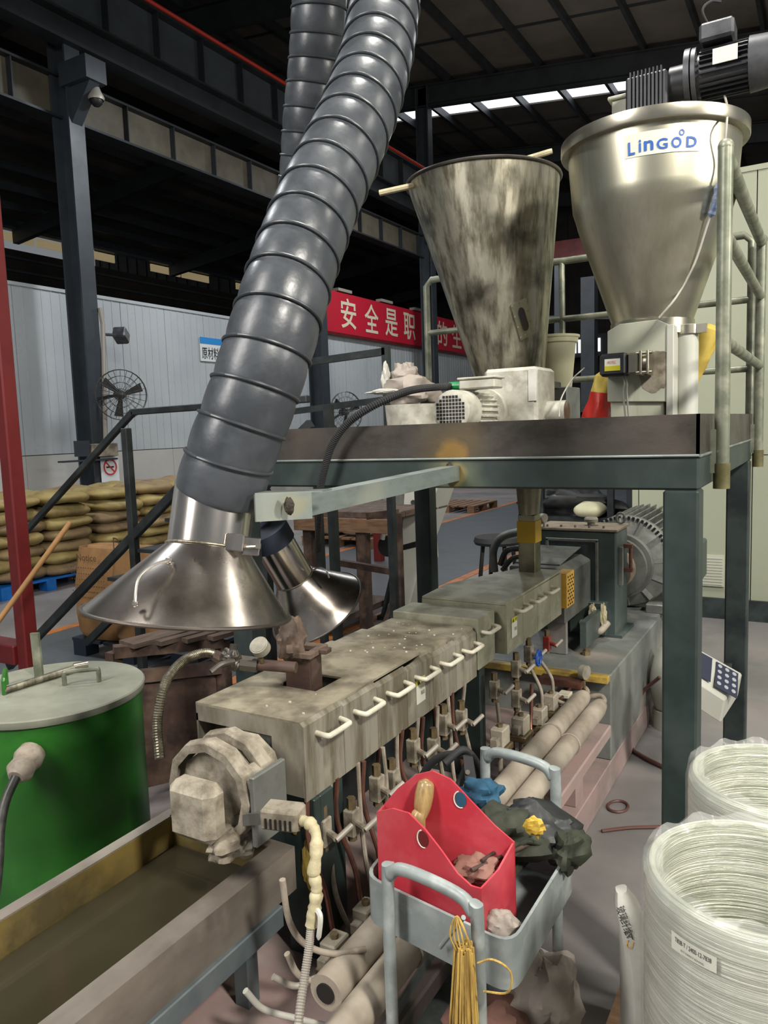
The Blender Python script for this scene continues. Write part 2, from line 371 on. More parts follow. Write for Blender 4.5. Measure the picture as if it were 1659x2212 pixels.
# far walls
wb = MB()
for k in range(60): wb.box((-45+.9*k, 38, 0), (-45+.9*k+.45, 38.06, 16))
wb.box((-45, 38.05, 0), (9, 38.15, 16)); o = wb.build('wall_back', 'wall_dark'); o['kind'] = 'structure'
o = MB().box((-22.2, -2, 0), (-22, 38, 7.6)).box((-22.2, -2, 8.2), (-22, 38, 8.6)).build('wall_left_outer', 'wall_dark'); o['kind'] = 'structure'
for k in range(7): MB().box((-22, -2, 4.9+.4*k), (-21.9, 38, 4.97+.4*k)).build('girt', 'crane_web', o)
wi = struct('window_1', (-22.1, 0, 8.1))
for k in range(20):
    if k in (3, 6, 7, 11, 14): continue
    MB().box((-22.12, 2+k*1.6, 7.86), (-22.06, 2+k*1.6+1.5, 8.12)).build('pane', 'daylight_warm', wi)
MB().box((-22.0, 0, 8.15), (-21.8, 36, 8.35)).build('window_frame', 'column_paint', wi)
# window far at the back between the hoppers
wi = struct('window_2', (-9, 36, 4))
a = aty(1185, 768, 36); b = aty(1300, 730, 36)
for k in range(9):
    x0 = a.x+(b.x-a.x)*k/9
    MB().box((x0+.05, 35.9, a.z), (x0+(b.x-a.x)/9-.05, 35.95, b.z)).build('pane', 'daylight', wi)
MB().box((a.x-.3, 35.95, a.z-.2), (b.x+.3, 36.1, b.z+.2)).build('window_frame', 'column_paint', wi)
# roof
SL = -.108
def rz(x): return 12.03+SL*(x+10.83)
rf = struct('ceiling', (-10, 15, 12))
def roofquad(mb, x0, x1, y0, y1, dz, th):
    mb.prism([(x0, y0, rz(x0)+dz), (x1, y0, rz(x1)+dz), (x1, y0, rz(x1)+dz+th), (x0, y0, rz(x0)+dz+th)], (0, y1-y0, 0))
q = MB(); roofquad(q, -45, 9, -6, 24.2, .25, .08); roofquad(q, -45, -22.5, 24.2, 25.3, .25, .08); roofquad(q, -19.8, -15, 24.2, 25.3, .25, .08); roofquad(q, -2, 9, 24.2, 25.3, .25, .08); roofquad(q, -45, 9, 25.3, 38.2, .25, .08)
q.build('roof_sheet', 'roof_sheet', rf)
for (a, b) in ((-22.5, -19.8), (-15, -2)):
    q = MB(); roofquad(q, a, b, 24.2, 25.3, .3, .02); q.build('skylight', 'daylight', rf)
x = -42.8
while x < 9:
    MB().box((x-.045, -6, rz(x)+.0), (x+.045, 38, rz(x)+.25)).build('purlin', 'roof_steel', rf); x += 1.42
for y in (-4, 2.4, 8.95, 15.6, 22.13, 28.7, 35.2):
    q = MB()
    for (d0, t) in ((-.02, .03), (-.62, .03)): q.prism([(-45, y-.13, rz(-45)+d0), (9, y-.13, rz(9)+d0), (9, y-.13, rz(9)+d0+t), (-45, y-.13, rz(-45)+d0+t)], (0, .26, 0))
    q.prism([(-45, y-.01, rz(-45)-.6), (9, y-.01, rz(9)-.6), (9, y-.01, rz(9)), (-45, y-.01, rz(-45))], (0, .02, 0))
    q.build('rafter', 'roof_steel', rf)
# roof bracing rods and fibre sheet laps seen between purlins
for y in [y0+.0 for y0 in (11, 13.3, 17.8, 20, 26.8)]:
    q = MB(); q.prism([(-30, y, rz(-30)+.2), (6, y, rz(6)+.2), (6, y, rz(6)+.25), (-30, y, rz(-30)+.25)], (0, .05, 0)); q.build('sheet_lap', 'roof_steel', rf)
bay = struct('ceiling_side_bay', (-17, 15, 9))
def bz(x): return 9.45+(x+12.3)*.105
q = MB(); q.prism([(-22, -6, bz(-22)), (-12.3, -6, bz(-12.3)), (-12.3, -6, bz(-12.3)+.08), (-22, -6, bz(-22)+.08)], (0, 44, 0)); q.build('bay_sheet', 'roof_sheet', bay)
x = -21.8
while x < -12.3: MB().box((x-.04, -6, bz(x)-.2), (x+.04, 38, bz(x))).build('purlin', 'roof_steel', bay); x += 1.15
for y in (-4, 2.4, 8.95, 15.6, 22.13, 28.7, 35.2):
    MB().prism([(-22, y-.1, bz(-22)-.65), (-12.3, y-.1, bz(-12.3)-.65), (-12.3, y-.1, bz(-12.3)-.2), (-22, y-.1, bz(-22)-.2)], (0, .2, 0)).build('rafter', 'roof_steel', bay)
def onbay(px, py):
    r = ray(px, py); k = (bz(0)-EYE)/(r.z-.105*r.x); return CAM+r*k
for (a, b) in (((465, 350), (505, 344)), ((512, 343), (552, 337))):
    A_, B_ = onbay(*a), onbay(*b)
    MB().box((min(A_.x, B_.x), A_.y-.0, bz(A_.x)-.03), (max(A_.x, B_.x)+.01, A_.y+.5, bz(A_.x)-.01)).build('skylight', 'daylight', bay)
# steel columns
def column(y, lab, top=12.0, x=-11.0):
    t = thing('steel_column', (x, y, 0), lab, 'column')
    MB().box((x+.17, y-.15, .0), (x+.21, y+.15, top)).box((x-.21, y-.15, 0), (x-.17, y+.15, top)).build('flange', 'column_paint', t)
    MB().box((x-.17, y-.01, 0), (x+.17, y+.01, top)).build('web', 'column_paint', t)
    MB().box((x+.1, y-.2, 7.35), (x+.75, y+.2, 7.7)).prism([(x+.21, y-.1, 7.35), (x+.7, y-.1, 7.35), (x+.21, y-.1, 6.8)], (0, .2, 0)).build('crane_bracket', 'column_paint', t)
    MB().box((x-.3, y-.25, 0), (x+.3, y+.25, .03)).build('base_plate', 'column_paint', t)
    return t
c1 = column(8.95, 'dark blue-grey steel column at left carrying a floodlight, fan and no-smoking sign')
c2 = column(15.9, 'dark steel column under the left end of the red banner')
c3 = column(22.13, 'dark steel column behind the pipe rail left of the blackened hopper')
q0 = thing('steel_column', (-1.9, 9.2, 0), 'dark steel column seen low between the gearbox and the cream cabin', 'column')
MB().box((-2.02, 9.1, 0), (-1.72, 9.12, 3.2)).box((-2.02, 9.38, 0), (-1.72, 9.4, 3.2)).build('flange', 'column_paint', q0)
MB().box((-1.88, 9.12, 0), (-1.86, 9.38, 3.2)).build('web', 'column_paint', q0)
# crane runway beams
g = thing('crane_runway_beam', (-10.8, 0, 8.4), 'long dark crane girder on the columns with a red cable along its top', 'girder')
MB().box((-10.83, -2, 8.44), (-10.77, 34, 9.26)).build('web', 'crane_web', g)
MB().box((-11.0, -2, 9.26), (-10.6, 34, 9.3)).box((-11.0, -2, 8.4), (-10.6, 34, 8.44)).build('flange', 'roof_steel', g)
MB().box((-10.95, -2, 8.0), (-10.65, 34, 8.06)).box((-10.82, -2, 8.06), (-10.78, 34, 8.4)).build('lower_chord', 'roof_steel', g)
st = MB().box((-10.77, 0, 8.44), (-10.62, .015, 9.26)).build('stiffener', 'roof_steel', g)
for k in range(24):
    o = st if k == 0 else st.copy()
    if k: C.objects.link(o)
    o.location = (0, 5+1.15*k, 0)
MB().tube([(-10.62, -2, 9.36), (-10.62, 34, 9.36)], .04, 8).build('red_cable', 'red_cable', g, label='bright red cable running along the girder top')
g = thing('crane_runway_beam', (-11.6, 0, 7.2), 'beige riveted lower girder under the dark crane girder', 'girder')
MB().box((-11.3, -2, 7.0), (-11.24, 34, 7.62)).build('web', 'crane_beige', g)
MB().box((-11.4, -2, 7.62), (-11.1, 34, 7.66)).box((-11.4, -2, 6.96), (-11.1, 34, 7.0)).build('flange', 'roof_steel', g)
for k in range(24): MB().box((-11.24, 4.6+1.15*k, 7.0), (-11.12, 4.62+1.15*k, 7.62)).build('stiffener', 'roof_steel', g)
# hanging camera
p = atx(207, 200, -10.4)
t = thing('dome_camera', p, 'small white dome camera hanging under the girder beside the left column', 'camera')
MB().tube([p+V3((0, 0, .1)), (p.x, p.y, 7.38), (p.x, 8.95, 7.4)], .025, 10).build('drop_pipe', 'conduit', t, smooth=True)
MB().lathe([(.03, .12), (.06, .08), (.09, .0), (.13, -.08), (.12, -.12)], p).build('housing', 'conduit', t, smooth=True)
MB().lathe([(.1, -.12), (.09, -.17), (.05, -.21), (0, -.22)], p).build('dome', 'black', t, smooth=True)
# things on the first column
X1 = -10.79
p = atx(245, 725, X1)
t = thing('floodlight', p, 'square floodlight on the left column above the fan', 'light')
MB().tube([atx(216, 665, -10.77), atx(222, 700, -10.77), atx(228, 960, -10.77)], .04, 8).build('conduit_pipe', 'conduit', t)
R = Matrix.Rotation(.5, 3, 'Z') @ Matrix.Rotation(-.5, 3, 'X')
MB().obox(p+V3((.1, .08, 0)), (.22, .26, .2), R).bar(p+V3((.02, -.2, 0)), p+V3((.1, 0, 0)), .05).build('housing', 'motor_grey', t, bevel=.02)
MB().obox(p+V3((.1, .08, 0))+R@V3((.112, 0, 0)), (.006, .2, .15), R).build('lens', 'cast_grey', t)
def fan(p, nrm, r, lab):
    t = thing('wall_fan', p, lab, 'fan', 'wall fans on the columns'); u, v, n = frame(nrm)
    rg = MB()
    for q in (.25, .5, .75, 1.0):
        for s_ in (.06, -.06): rg.tube([p+n*(s_*(1.3-q))+(u*math.cos(a)+v*math.sin(a))*r*q for a in [2*math.pi*k/28 for k in range(29)]], .004 if q < 1 else .009, 5, False)
    for k in range(24):
        a = 2*math.pi*k/24; e = (u*math.cos(a)+v*math.sin(a))
        for s_ in (1, -1): rg.tube([p+n*.08*s_, p+n*(.05*s_)+e*r*.6, p+e*r], .0035, 4, False)
    rg.build('cage', 'conduit_dark', t)
    MB().cyl(p-n*.2, p+n*.03, .09, .07).build('motor', 'motor_black', t, smooth=True)
    for k in range(3):
        a = 2*math.pi*k/3+.3; e = u*math.cos(a)+v*math.sin(a); h = n.cross(e)
        MB().raw([p+e*.06+h*.03, p+e*r*.85+h*.10+n*.02, p+e*r*.88-h*.05-n*.02, p+e*.06-h*.03], [(0, 1, 2, 3)]).prism([p+e*.06+h*.03, p+e*r*.85+h*.08, p+e*r*.86-h*.05, p+e*.06-h*.03], n*.012).build('blade', 'black', t)
    return t
p = atx(262, 853, -10.35); t = fan(p, (1, -.55, -.1), .42, 'black caged fan on the left column under the floodlight')
MB().bar(p-V3((.1, 0, 0)), (-10.79, 8.95, p.z-.05), .05).build('bracket', 'motor_black', t)
p = atx(748, 890, -10.35); t = fan(p, (1, -.35, 0), .5, 'black caged fan on the column below the red banner')
MB().bar(p-V3((.1, 0, 0)), (-10.79, 15.9, p.z-.25), .05).build('bracket', 'motor_black', t)
p = atx(238, 1020, -10.76)
t = thing('no_smoking_sign', p, 'small white and red no-smoking sign on the left column', 'sign')
MB().obox(p, (.01, .38, .66)).build('plate', 'sign_white', t)
MB().obox(p+V3((.008, 0, -.24)), (.006, .34, .14)).build('red_band', 'sign_red', t)
ring = [p+V3((.012, .13*math.cos(a), .09+.13*math.sin(a))) for a in [2*math.pi*k/24 for k in range(25)]]
MB().tube(ring, .014, 6, False).tube([p+V3((.012, -.09, .18)), p+V3((.012, .09, 0))], .012, 6).build('ring', 'sign_red', t)
MB().obox(p+V3((.008, 0, .09)), (.006, .16, .025)).build('cigarette', 'ink', t)
textmesh('lettering', '禁止吸烟', plane_map(p+V3((.011, 0, -.24)), (0, 1, 0), (0, 0, 1)), 'sign_white', t, .1, .3)
p = atx(222, 972, -10.72)
t = thing('junction_box', p, 'small pale junction box on a bracket low on the left column', 'box')
MB().obox(p, (.14, .55, .22)).build('box', 'dirty_cover', t, bevel=.01)
MB().obox(p+V3((.0, -.42, .04)), (.12, .22, .26)).build('bracket', 'column_paint', t)
MB().obox(p+V3((.0, -.3, -.16)), (.14, 1.1, .03)).build('shelf', 'column_paint', t)
# area sign on the left wall
p = atx(466, 757, -11.97)
t = thing('area_sign', p, 'white and blue hanging area sign on the panel wall left of the hose', 'sign')
b_ = atx(478, 775, -11.97); h = .52; wd = 1.0
MB().obox(p, (.02, wd, h)).build('plate', 'sign_white', t)
MB().obox(p+V3((.012, 0, .19)), (.01, wd, .14)).build('blue_band', 'sign_blue', t)
textmesh('lettering', '原材料区域', plane_map(p+V3((.013, 0, -.08)), (0, 1, 0), (0, 0, 1)), 'ink', t, .26, .92, bold=.008)
# banner
y0, y1 = atx(690, 700, -11.85).y, 34.0
t = thing('red_banner', (-11.85, y0, 4.4), 'long red safety banner with white characters on top of the panel wall', 'banner')
MB().box((-11.95, y0, 4.38), (-11.86, y1, 5.5)).build('banner_board', 'banner_red', t)
MB().box((-11.95, y0, 4.30), (-11.84, y1, 4.38)).build('lower_frame', 'red_steel', t)
for ch, px, py in zip('安全是职工的生命', (753, 803, 846, 885, 922, 956, 987, 1014), (682, 699, 713, 724, 735, 744, 752, 760)):
    q = atx(px, py, -11.85); q.z = 4.95
    textmesh('character', ch, plane_map(q, (0, 1, 0), (0, 0, 1)), 'banner_white', t, .84, .80, .004, .012)
for px in (740, 830, 900):
    q = atx(px, 640, -11.9); MB().box((-12.0, q.y-.35, 5.52), (-11.8, q.y+.35, 5.6)).build('banner_lamp', 'conduit', t)
# high pipes behind the hoppers
for i, (a, b, lab) in enumerate((((1190, 563), (1262, 552), 'upper'), ((1185, 694), (1310, 682), 'lower'))): pass
# ================================================================ PLATFORM
PX0, PX1, PY0, PY1 = -1.87, -.28, 2.07, 3.60
sp_ = aty(985, 985, PY0)
spot('dark_plate', 'dark_plate_scorched', (sp_.x+1.07, PY0-2.8, 1.575), (.13, .3, .13), '6e6048', '9a7a45')
spot('green_steel', 'green_steel_scorched', (sp_.x+1.07, PY0-2.8, 1.50), (.12, .3, .12), '5d6450', '8a7a4c')
spot('bare_steel', 'bare_steel_scorched', tuple(atd(625, 1093, 1.52)-V3((-1.07, 2.8, 0))), (.035, .1, .035), 'a8a078', '9a6a3a')
t = thing('steel_platform', (-1.07, 2.8, 0), 'dark green steel mezzanine frame with a brown plate tray carrying both hoppers', 'platform')
MB().box((PX0, PY0, 1.557), (PX1, PY0+.008, 1.663)).build('front_plate', 'dark_plate_scorched', t)
MB().box((PX1-.008, PY0, 1.557), (PX1, PY1, 1.663)).build('side_plate', 'dark_plate', t)
MB().box((PX0, PY0, 1.557), (PX0+.008, PY1, 1.663)).build('side_plate', 'dark_plate', t)
MB().box((PX0, PY1-.008, 1.557), (PX1, PY1, 1.663)).build('back_plate', 'dark_plate', t)
MB().box((PX0+.008, PY0+.008, 1.557), (PX1-.008, PY1-.008, 1.566)).build('deck', 'dark_plate', t)
for (a, b) in (((PX0, PY0+.044, 1.513), (PX1, PY0+.044, 1.513)), ((PX0, PY1-.044, 1.513), (PX1, PY1-.044, 1.513)),
               ((PX1-.044, PY0+.088, 1.513), (PX1-.044, PY1-.088, 1.513)), ((PX0+.044, PY0+.088, 1.513), (PX0+.044, PY1-.088, 1.513))):
    MB().bar(a, b, .088).build('beam', 'green_steel_scorched' if a[1] == PY0+.044 and b[1] == a[1] else 'green_steel', t, bevel=.006)
for (x, y) in ((PX1-.044, PY0+.044), (PX1-.044, PY1-.044), (PX0+.05, PY0+.044), (PX0+.05, PY1-.044)):
    o = MB().box((x-.044, y-.044, .01), (x+.044, y+.044, 1.469)).build('post', 'green_steel' if x > -1 and y < 3 else 'green_dark', t, bevel=.006)
    MB().box((x-.08, y-.08, 0), (x+.08, y+.08, .01)).build('foot_plate', 'green_dark', o)
for x in [PX0+.1+.012*k for k in range(0, 1)]: pass
# weld bead along the tray
MB().tube([(PX0+.02, PY0-.002, 1.556), (-1.0, PY0-.004, 1.557), (PX1, PY0-.003, 1.558)], .004, 6).tube([(PX1+.002, PY0, 1.557), (PX1+.002, PY1, 1.556)], .004, 6).build('weld_bead', 'bare_steel', t)
# arm to the extraction hood
A = aty(978, 1030, PY0-.002); A.z = 1.515; B = atd(640, 1095, 1.66)
ar = MB().bar(A, B, .045, .045).build('support_arm', 'bare_steel', t, label='bare galvanised arm welded to the front beam')
D = (atd(672, 1092, 1.60)-atd(552, 1100, 1.50)).normalized()
P0, P1 = atd(552, 1098, 1.50), atd(674, 1092, 1.575)
e = V3((0, 0, .027))
MB().prism([P0-e, P1-e, P1+e, P0+e], D.cross(V3((0, 0, 1)))*-.004).prism([P0+e, P1+e+D*.03, P1+e+D*.03+V3((-.01, .05, 0)), P0+e+V3((-.01, .05, 0))], (0, 0, .003)).build('end_angle', 'bare_steel_scorched', ar)
q = atd(625, 1093, 1.52)
MB().blob(q, (.022, .014, .034), 3, .15).build('weld_scar', 'weld_black', ar)
MB().blob(aty(972, 1021, PY0-.006), (.03, .014, .045), 5, .3).build('weld_scar', 'weld_black', t)
# ---- pipe railings
t = thing('pipe_railing', (PX1+.03, 2.3, 1.5), 'weathered green pipe railing on the right edge of the platform beside the big hopper', 'railing')
a0 = aty(1561, 1055, 2.29); a1 = aty(1589, 312, 2.29); b0 = aty(1638, 1008, 3.55); b1 = aty(1648, 500, 3.55)
a0.x = a1.x = PX1+.028; b0.x = b1.x = PX1+.028; b1.z = a1.z+.0
MB().tube([a0, a1], .0195, 14).build('upright', 'pipe_green', t, smooth=True)
MB().tube([b0, b1], .0195, 14).build('upright', 'pipe_green', t, smooth=True)
MB().tube([a1-V3((0, 0, .02)), b1-V3((0, 0, .01))], .0195, 14).blob(a1, (.041, .041, .041), 1, 0).blob(b1, (.045, .045, .045), 1, 0).build('top_rail', 'pipe_green', t, smooth=True)
for z in (2.14, 1.86): MB().tube([(a0.x, 2.29, z), (a0.x, 3.55, z)], .017, 12).build('middle_rail', 'pipe_green', t, smooth=True)
for q in (a0, b0): MB().cyl(q, q+V3((0, 0, .07)), .022).build('socket', 'rust_green', t, smooth=True)
for y_t in (2.275, 3.535): MB().box((PX1, y_t, 1.50), (PX1+.015, y_t+.03, 1.62)).build('weld_tab', 'pipe_green', t)
t = thing('pipe_railing', (-1.0, PY1+.02, 1.5), 'green pipe railing along the rear edge of the platform behind both hoppers', 'railing')
ry = PY1+.02; xl = aty(923, 700, ry).x; xr = aty(1622, 700, ry).x
zt = aty(923, 606, ry).z
MB().tube([(xl, ry, 1.5), (xl, ry, zt-.03), (xl+.03, ry, zt), (xr-.03, ry, zt), (xr, ry, zt-.03), (xr, ry, 1.5)], .0165, 12).build('hoop_rail', 'pipe_green', t, smooth=True)
for z in (aty(940, 718, ry).z, aty(1560, 800, ry).z): MB().tube([(xl, ry, z), (xr, ry, z)], .0145, 12).build('middle_rail', 'pipe_green', t, smooth=True)
for x in (-1.1, -.62): MB().tube([(x, ry, 1.5), (x, ry, zt)], .0145, 12).build('upright', 'pipe_green', t, smooth=True)
# ---- stair railing at the left
t = thing('stair_railing', (-2.8, 3.0, 0), 'dark welded stair handrail descending left from the platform', 'railing')
Y_ = 3.0
h0, h1, h2 = aty(460, 866, Y_), aty(287, 890, Y_), aty(40, 1166, Y_)
MB().bar(h0+V3((.6, 0, -.02)), h1, .035).bar(h1+V3((.01, 0, .005)), h2, .035).build('handrail', 'rail_dark', t, bevel=.004)
MB().bar(aty(372, 1068, Y_)+V3((.5, 0, .36)), aty(20, 1440, Y_), .04, .05).build('stringer', 'rail_dark', t, bevel=.004)
q = aty(272, 925, Y_); MB().bar(q, (q.x, Y_, .0), .045).build('upright', 'rail_dark', t, bevel=.004)
q = aty(40, 1166, Y_); MB().bar(q, (q.x, Y_, .0), .045).build('upright', 'rail_dark', t, bevel=.004)
Y_ = 3.62
for k in range(5):
    q = aty(372, 1068, 3.0); x = q.x-.25*k+.3; z = q.z+.1-.73*.25*k-.05
    MB().box((x-.12, 3.0, z-.02), (x+.12, Y_, z)).build('tread', 'rail_dark', t)
MB().bar(aty(372, 1068, 3.0)+V3((.5, .62, .36)), aty(20, 1440, 3.0)+V3((0, .62, 0)), .04, .05).build('stringer', 'rail_dark', t)
for x in (-2.45,): MB().bar((x, 3.0, 1.85), (x, 3.0, 0), .045).bar((x, 3.62, 1.8), (x, 3.62, 0), .045).build('upright', 'rail_dark', t)
Y_ = 4.35
t = thing('guard_rail', (-3.2, Y_, 0), 'dark square-tube guard rail behind the front hose with a corner post', 'railing')
a = aty(600, 797, Y_); b = aty(834, 759, Y_)
MB().bar(a-V3((.4, 0, 0)), b, .045).build('top_rail', 'rail_dark', t); MB().bar(b+V3((0, 0, .03)), (b.x, Y_, 0), .045).build('corner_post', 'rail_dark', t)
a = aty(600, 901, Y_); b = aty(834, 863, Y_); MB().bar(a-V3((.4, 0, 0)), b, .04).build('middle_rail', 'rail_dark', t)
a = aty(600, 797, Y_); MB().bar((a.x-.3, Y_, a.z), (a.x-.3, Y_, 0), .045).build('upright', 'rail_dark', t)
q = aty(693, 1200, 4.0)
solo(MB().bar((q.x, 4.0, 0), (q.x, 4.0, 1.62), .042).box((q.x-.06, 3.94, 0), (q.x+.06, 4.06, .012)), 'steel_prop', 'rail_dark', 'thin dark square prop standing behind the small hood', 'post')
# ================================================================ HOPPER 1 (blackened)
HY = 3.0
cb = aty(1102, 828, HY); ct = aty(1043, 396, HY)
cb.y = ct.y = HY
ztop, zbot = ct.z, cb.z
R1, R0 = .305, .135
t = thing('cone_hopper', (cb.x, HY, zbot), 'smoke-blackened open conical steel hopper in the middle of the platform', 'hopper')
N_ = 14; rings = [(cb+(ct-cb)*k/N_, R0+(R1-R0)*k/N_) for k in range(N_+1)]
inner = [(c, r-.004) for (c, r) in reversed(rings)]
MB().loft(rings+inner, 64).build('shell', 'old_steel', t, smooth=True)
MB().tube([ct+V3(((R1+.003)*math.cos(a), (R1+.003)*math.sin(a), 0)) for a in [2*math.pi*k/64 for k in range(65)]], .007, 8, False).build('rim', 'dark_plate', t, smooth=True)
MB().box((cb.x-.06, HY-.14, zbot-.03), (cb.x+.17, HY+.14, zbot)).build('outlet_flange', 'dark_plate', t, bevel=.004)
MB().box((cb.x-.01, HY-.10, 1.566), (cb.x+.14, HY+.10, zbot-.03)).build('outlet_box', 'duct_steel', t, bevel=.004)
# sight window on the cone
def cone_pt(px, py, off=.004):
    d = ray(px, py); best = None
    for i in range(1, 4000):
        s_ = 1.5+i*.001; q = CAM+d*s_; f = (q.z-zbot)/(ztop-zbot)
        c = cb+(ct-cb)*f; r = R0+(R1-R0)*f
        if (q.x-c.x)**2+(q.y-c.y)**2 <= (r+off)**2: return q
    return CAM+d*3
P = [cone_pt(*p) for p in ((1102, 660), (1134, 643), (1156, 718), (1124, 736))]
nrm = (P[1]-P[0]).cross(P[3]-P[0]).normalized()
if nrm.dot(CAM-P[0]) < 0: nrm = -nrm
w_ = MB().prism(P, nrm*.008).build('sight_window', 'brushed', t, label='bolted rectangular sight window plate')
cc = sum(P, V3())/4; ex = (P[1]-P[0])/2; ey = (P[3]-P[0])/2
oval = [cc+ex*.42*(math.cos(a))+ey*(.35*(1 if math.sin(a) > 0 else -1)+.3*math.sin(a)) for a in [2*math.pi*k/20+.01 for k in range(20)]]
MB().prism([q+nrm*.006 for q in oval], nrm*.004).build('glass', 'glass_dark', w_)
for (i, j) in ((-.85, -.88), (0, -.9), (.85, -.88), (-.85, -.3), (.85, -.3), (-.85, .3), (.85, .3), (-.85, .88), (0, .9), (.85, .88)):
    q = cc+ex*i+ey*j+nrm*.008; MB().cyl(q, q+nrm*.005, .005, n=8).build('bolt', 'rim_steel', w_)
# wooden sticks laid across the rim
a = aty(820, 418, HY-.1); b = aty(1192, 326, HY+.12)
a.z = ztop-.03+.012; 
solo(MB().tube(smoothpath([aty(820, 417, HY-.25), aty(905, 398, HY-.2), aty(1060, 362, HY), aty(1130, 345, HY+.25), aty(1193, 326, HY+.3)]), [.012]*24+[.011], 8), 'wooden_stick', 'tape_cream', 'long pale stick laid across the top of the blackened hopper', 'stick')
# ---- feeder drive for hopper 1
y0 = 2.30; mc = aty(973, 888, y0)
t = thing('feeder_motor', mc, 'white ribbed electric motor with square-mesh fan cover in front of the blackened hopper', 'motor')
MB().lathe([(.0, 0), (.05, 0), (.056, .0), (.066, .006), (.070, .02), (.070, .10), (.062, .105)], mc, (0, 1, 0), 36).build('fan_cover', 'motor_white', t, smooth=True)
hole = MB().box((-.0042, -.001, -.0042), (.0042, .003, .0042))
for i in range(-4, 5):
    for j in range(-4, 5):
        if i*i+j*j < 22:
            MB().box((mc.x+i*.0115-.0042, mc.y-.0012, mc.z+j*.0115-.0042), (mc.x+i*.0115+.0042, mc.y+.002, mc.z+j*.0115+.0042)).build('vent_hole', 'black', t)
MB().cyl(mc+V3((0, .10, 0)), mc+V3((0, .30, 0)), .058, n=32).build('body', 'motor_white', t, smooth=True)
f = MB()
for k in range(22):
    a = 2*math.pi*k/22; u = V3((math.cos(a), 0, math.sin(a)))
    f.bar(mc+u*.062+V3((0, .12, 0)), mc+u*.062+V3((0, .27, 0)), .004, .014, up=tuple(u))
f.build('cooling_fins', 'motor_white', t)
MB().cyl(mc+V3((0, .28, 0)), mc+V3((0, .31, 0)), .08, n=32).build('end_flange', 'motor_white', t, smooth=True)
tb = mc+V3((.055, .13, .088))
MB().obox(tb, (.13, .08, .032)).build('terminal_box', 'motor_white', t, bevel=.005)
MB().obox(tb+V3((0, 0, .02)), (.14, .088, .008)).build('terminal_lid', 'motor_white', t, bevel=.003)
MB().obox(mc+V3((0, .2, -.07)), (.12, .12, .03)).build('foot', 'motor_white', t)
gx = mc+V3((.09, .40, .03))
t = thing('feeder_gearbox', (gx.x, gx.y, 1.566), 'grey-white box gearbox between the white motor and the hopper outlet', 'gearbox')
MB().box((gx.x-.1, gx.y-.09, 1.566), (gx.x+.1, gx.y+.12, gx.z+.12)).build('housing', 'motor_white', t, bevel=.012)
MB().box((gx.x+.07, gx.y-.094, gx.z-.0), (gx.x+.1, gx.y-.088, gx.z+.11)).build('drip_edge', 'white_bag', t)
MB().cyl((gx.x+.1, gx.y+.03, gx.z-.04), (gx.x+.17, gx.y+.03, gx.z-.04), .04).build('output_neck', 'motor_white', t, smooth=True)
# black conduit from the terminal box
p0 = tb+V3((-.065, 0, 0))
pts = [p0+V3((-.045, -.005, 0))]+[aty(*p) for p in ((905, 840, 2.22), (860, 852, 2.12), (800, 880, 2.04), (750, 915, 2.02), (718, 960, 2.02), (702, 1010, 2.02), (693, 1050, 2.03), (690, 1100, 2.05), (686, 1190, 2.3))]
P_ = smoothpath(pts, 40)
t = thing('flexible_conduit', pts[0], 'black ribbed flexible conduit arching from the white motor down past the tray', 'conduit')
MB().tube(P_, [.0128 if i % 3 else .0100 for i in range(len(P_))], 10).build('hose', 'rubber', t)
MB().tube([p0, p0+V3((-.05, -.005, 0))], .014, 12).build('green_gland', 'green_plug', t, label='bright green connector sleeve')
# pipe & funnel beneath the platform
fx, fy = -1.185, 3.36
t = thing('feed_chute', (fx, fy, .975), 'steel feed chute with a yellow tape band dropping from the platform into the extruder', 'chute')
MB().loft([((fx, fy, 1.469), .065), ((fx, fy, 1.30), .052), ((fx, fy, 1.24), .047)], 32).build('funnel', 'duct_steel', t, smooth=True)
MB().prism([(fx-.04, fy-.04, .972), (fx+.04, fy-.04, .972), (fx+.04, fy+.04, .972), (fx-.04, fy+.04, .972)], (0, 0, .27)).build('square_duct', 'duct_steel', t, bevel=.004)
MB().box((fx-.0435, fy-.0435, aty(1150, 1170, fy).z), (fx+.0435, fy+.0435, aty(1150, 1124, fy).z)).build('yellow_tape', 'yellow_tape', t)
# ================================================================ HOPPER 2 (big brushed)
HY = 2.75
top = aty(1414, 262, HY); mid = aty(1408, 466, HY); bot = aty(1404, 700, HY)
axx, axy = (top.x+bot.x)/2, HY
k_ = lambda px0, px1, py: (aty(px1, py, HY)-aty(px0, py, HY)).length/2
Ra, Rb, Rc = k_(1232, 1598, 320)*.985, k_(1237, 1572, 466)*.985, k_(1318, 1490, 700)*.99
za, zb_, zc = aty(1414, 338, HY).z, mid.z, bot.z
t = thing('steel_hopper', (axx, HY, zc), 'big brushed steel hopper with a white brand sticker at the right of the platform', 'hopper')
prof = [(Rc, zc-zc), (Rc+(Rb-Rc)*.33, (zb_-zc)*.33), (Rc+(Rb-Rc)*.66, (zb_-zc)*.66), (Rb*.97, (zb_-zc)*.93), (Rb*.995, (zb_-zc)*1.0), (Rb+.008, (zb_-zc)*1.08), (Rb+.010, (zb_-zc)*1.14), (Ra, za-zc), (Ra, za-zc+.05)]
MB().lathe(prof, (axx, HY, zc), n=72).build('shell', 'brushed', t, smooth=.5)
zl = za+.05
MB().lathe([(Ra, -.012), (Ra+.022, -.012), (Ra+.024, -.008), (Ra+.024, .026), (Ra+.01, .03), (0, .032)], (axx, HY, zl-.02), n=72).build('lid_flange', 'rim_steel', t, smooth=.5)
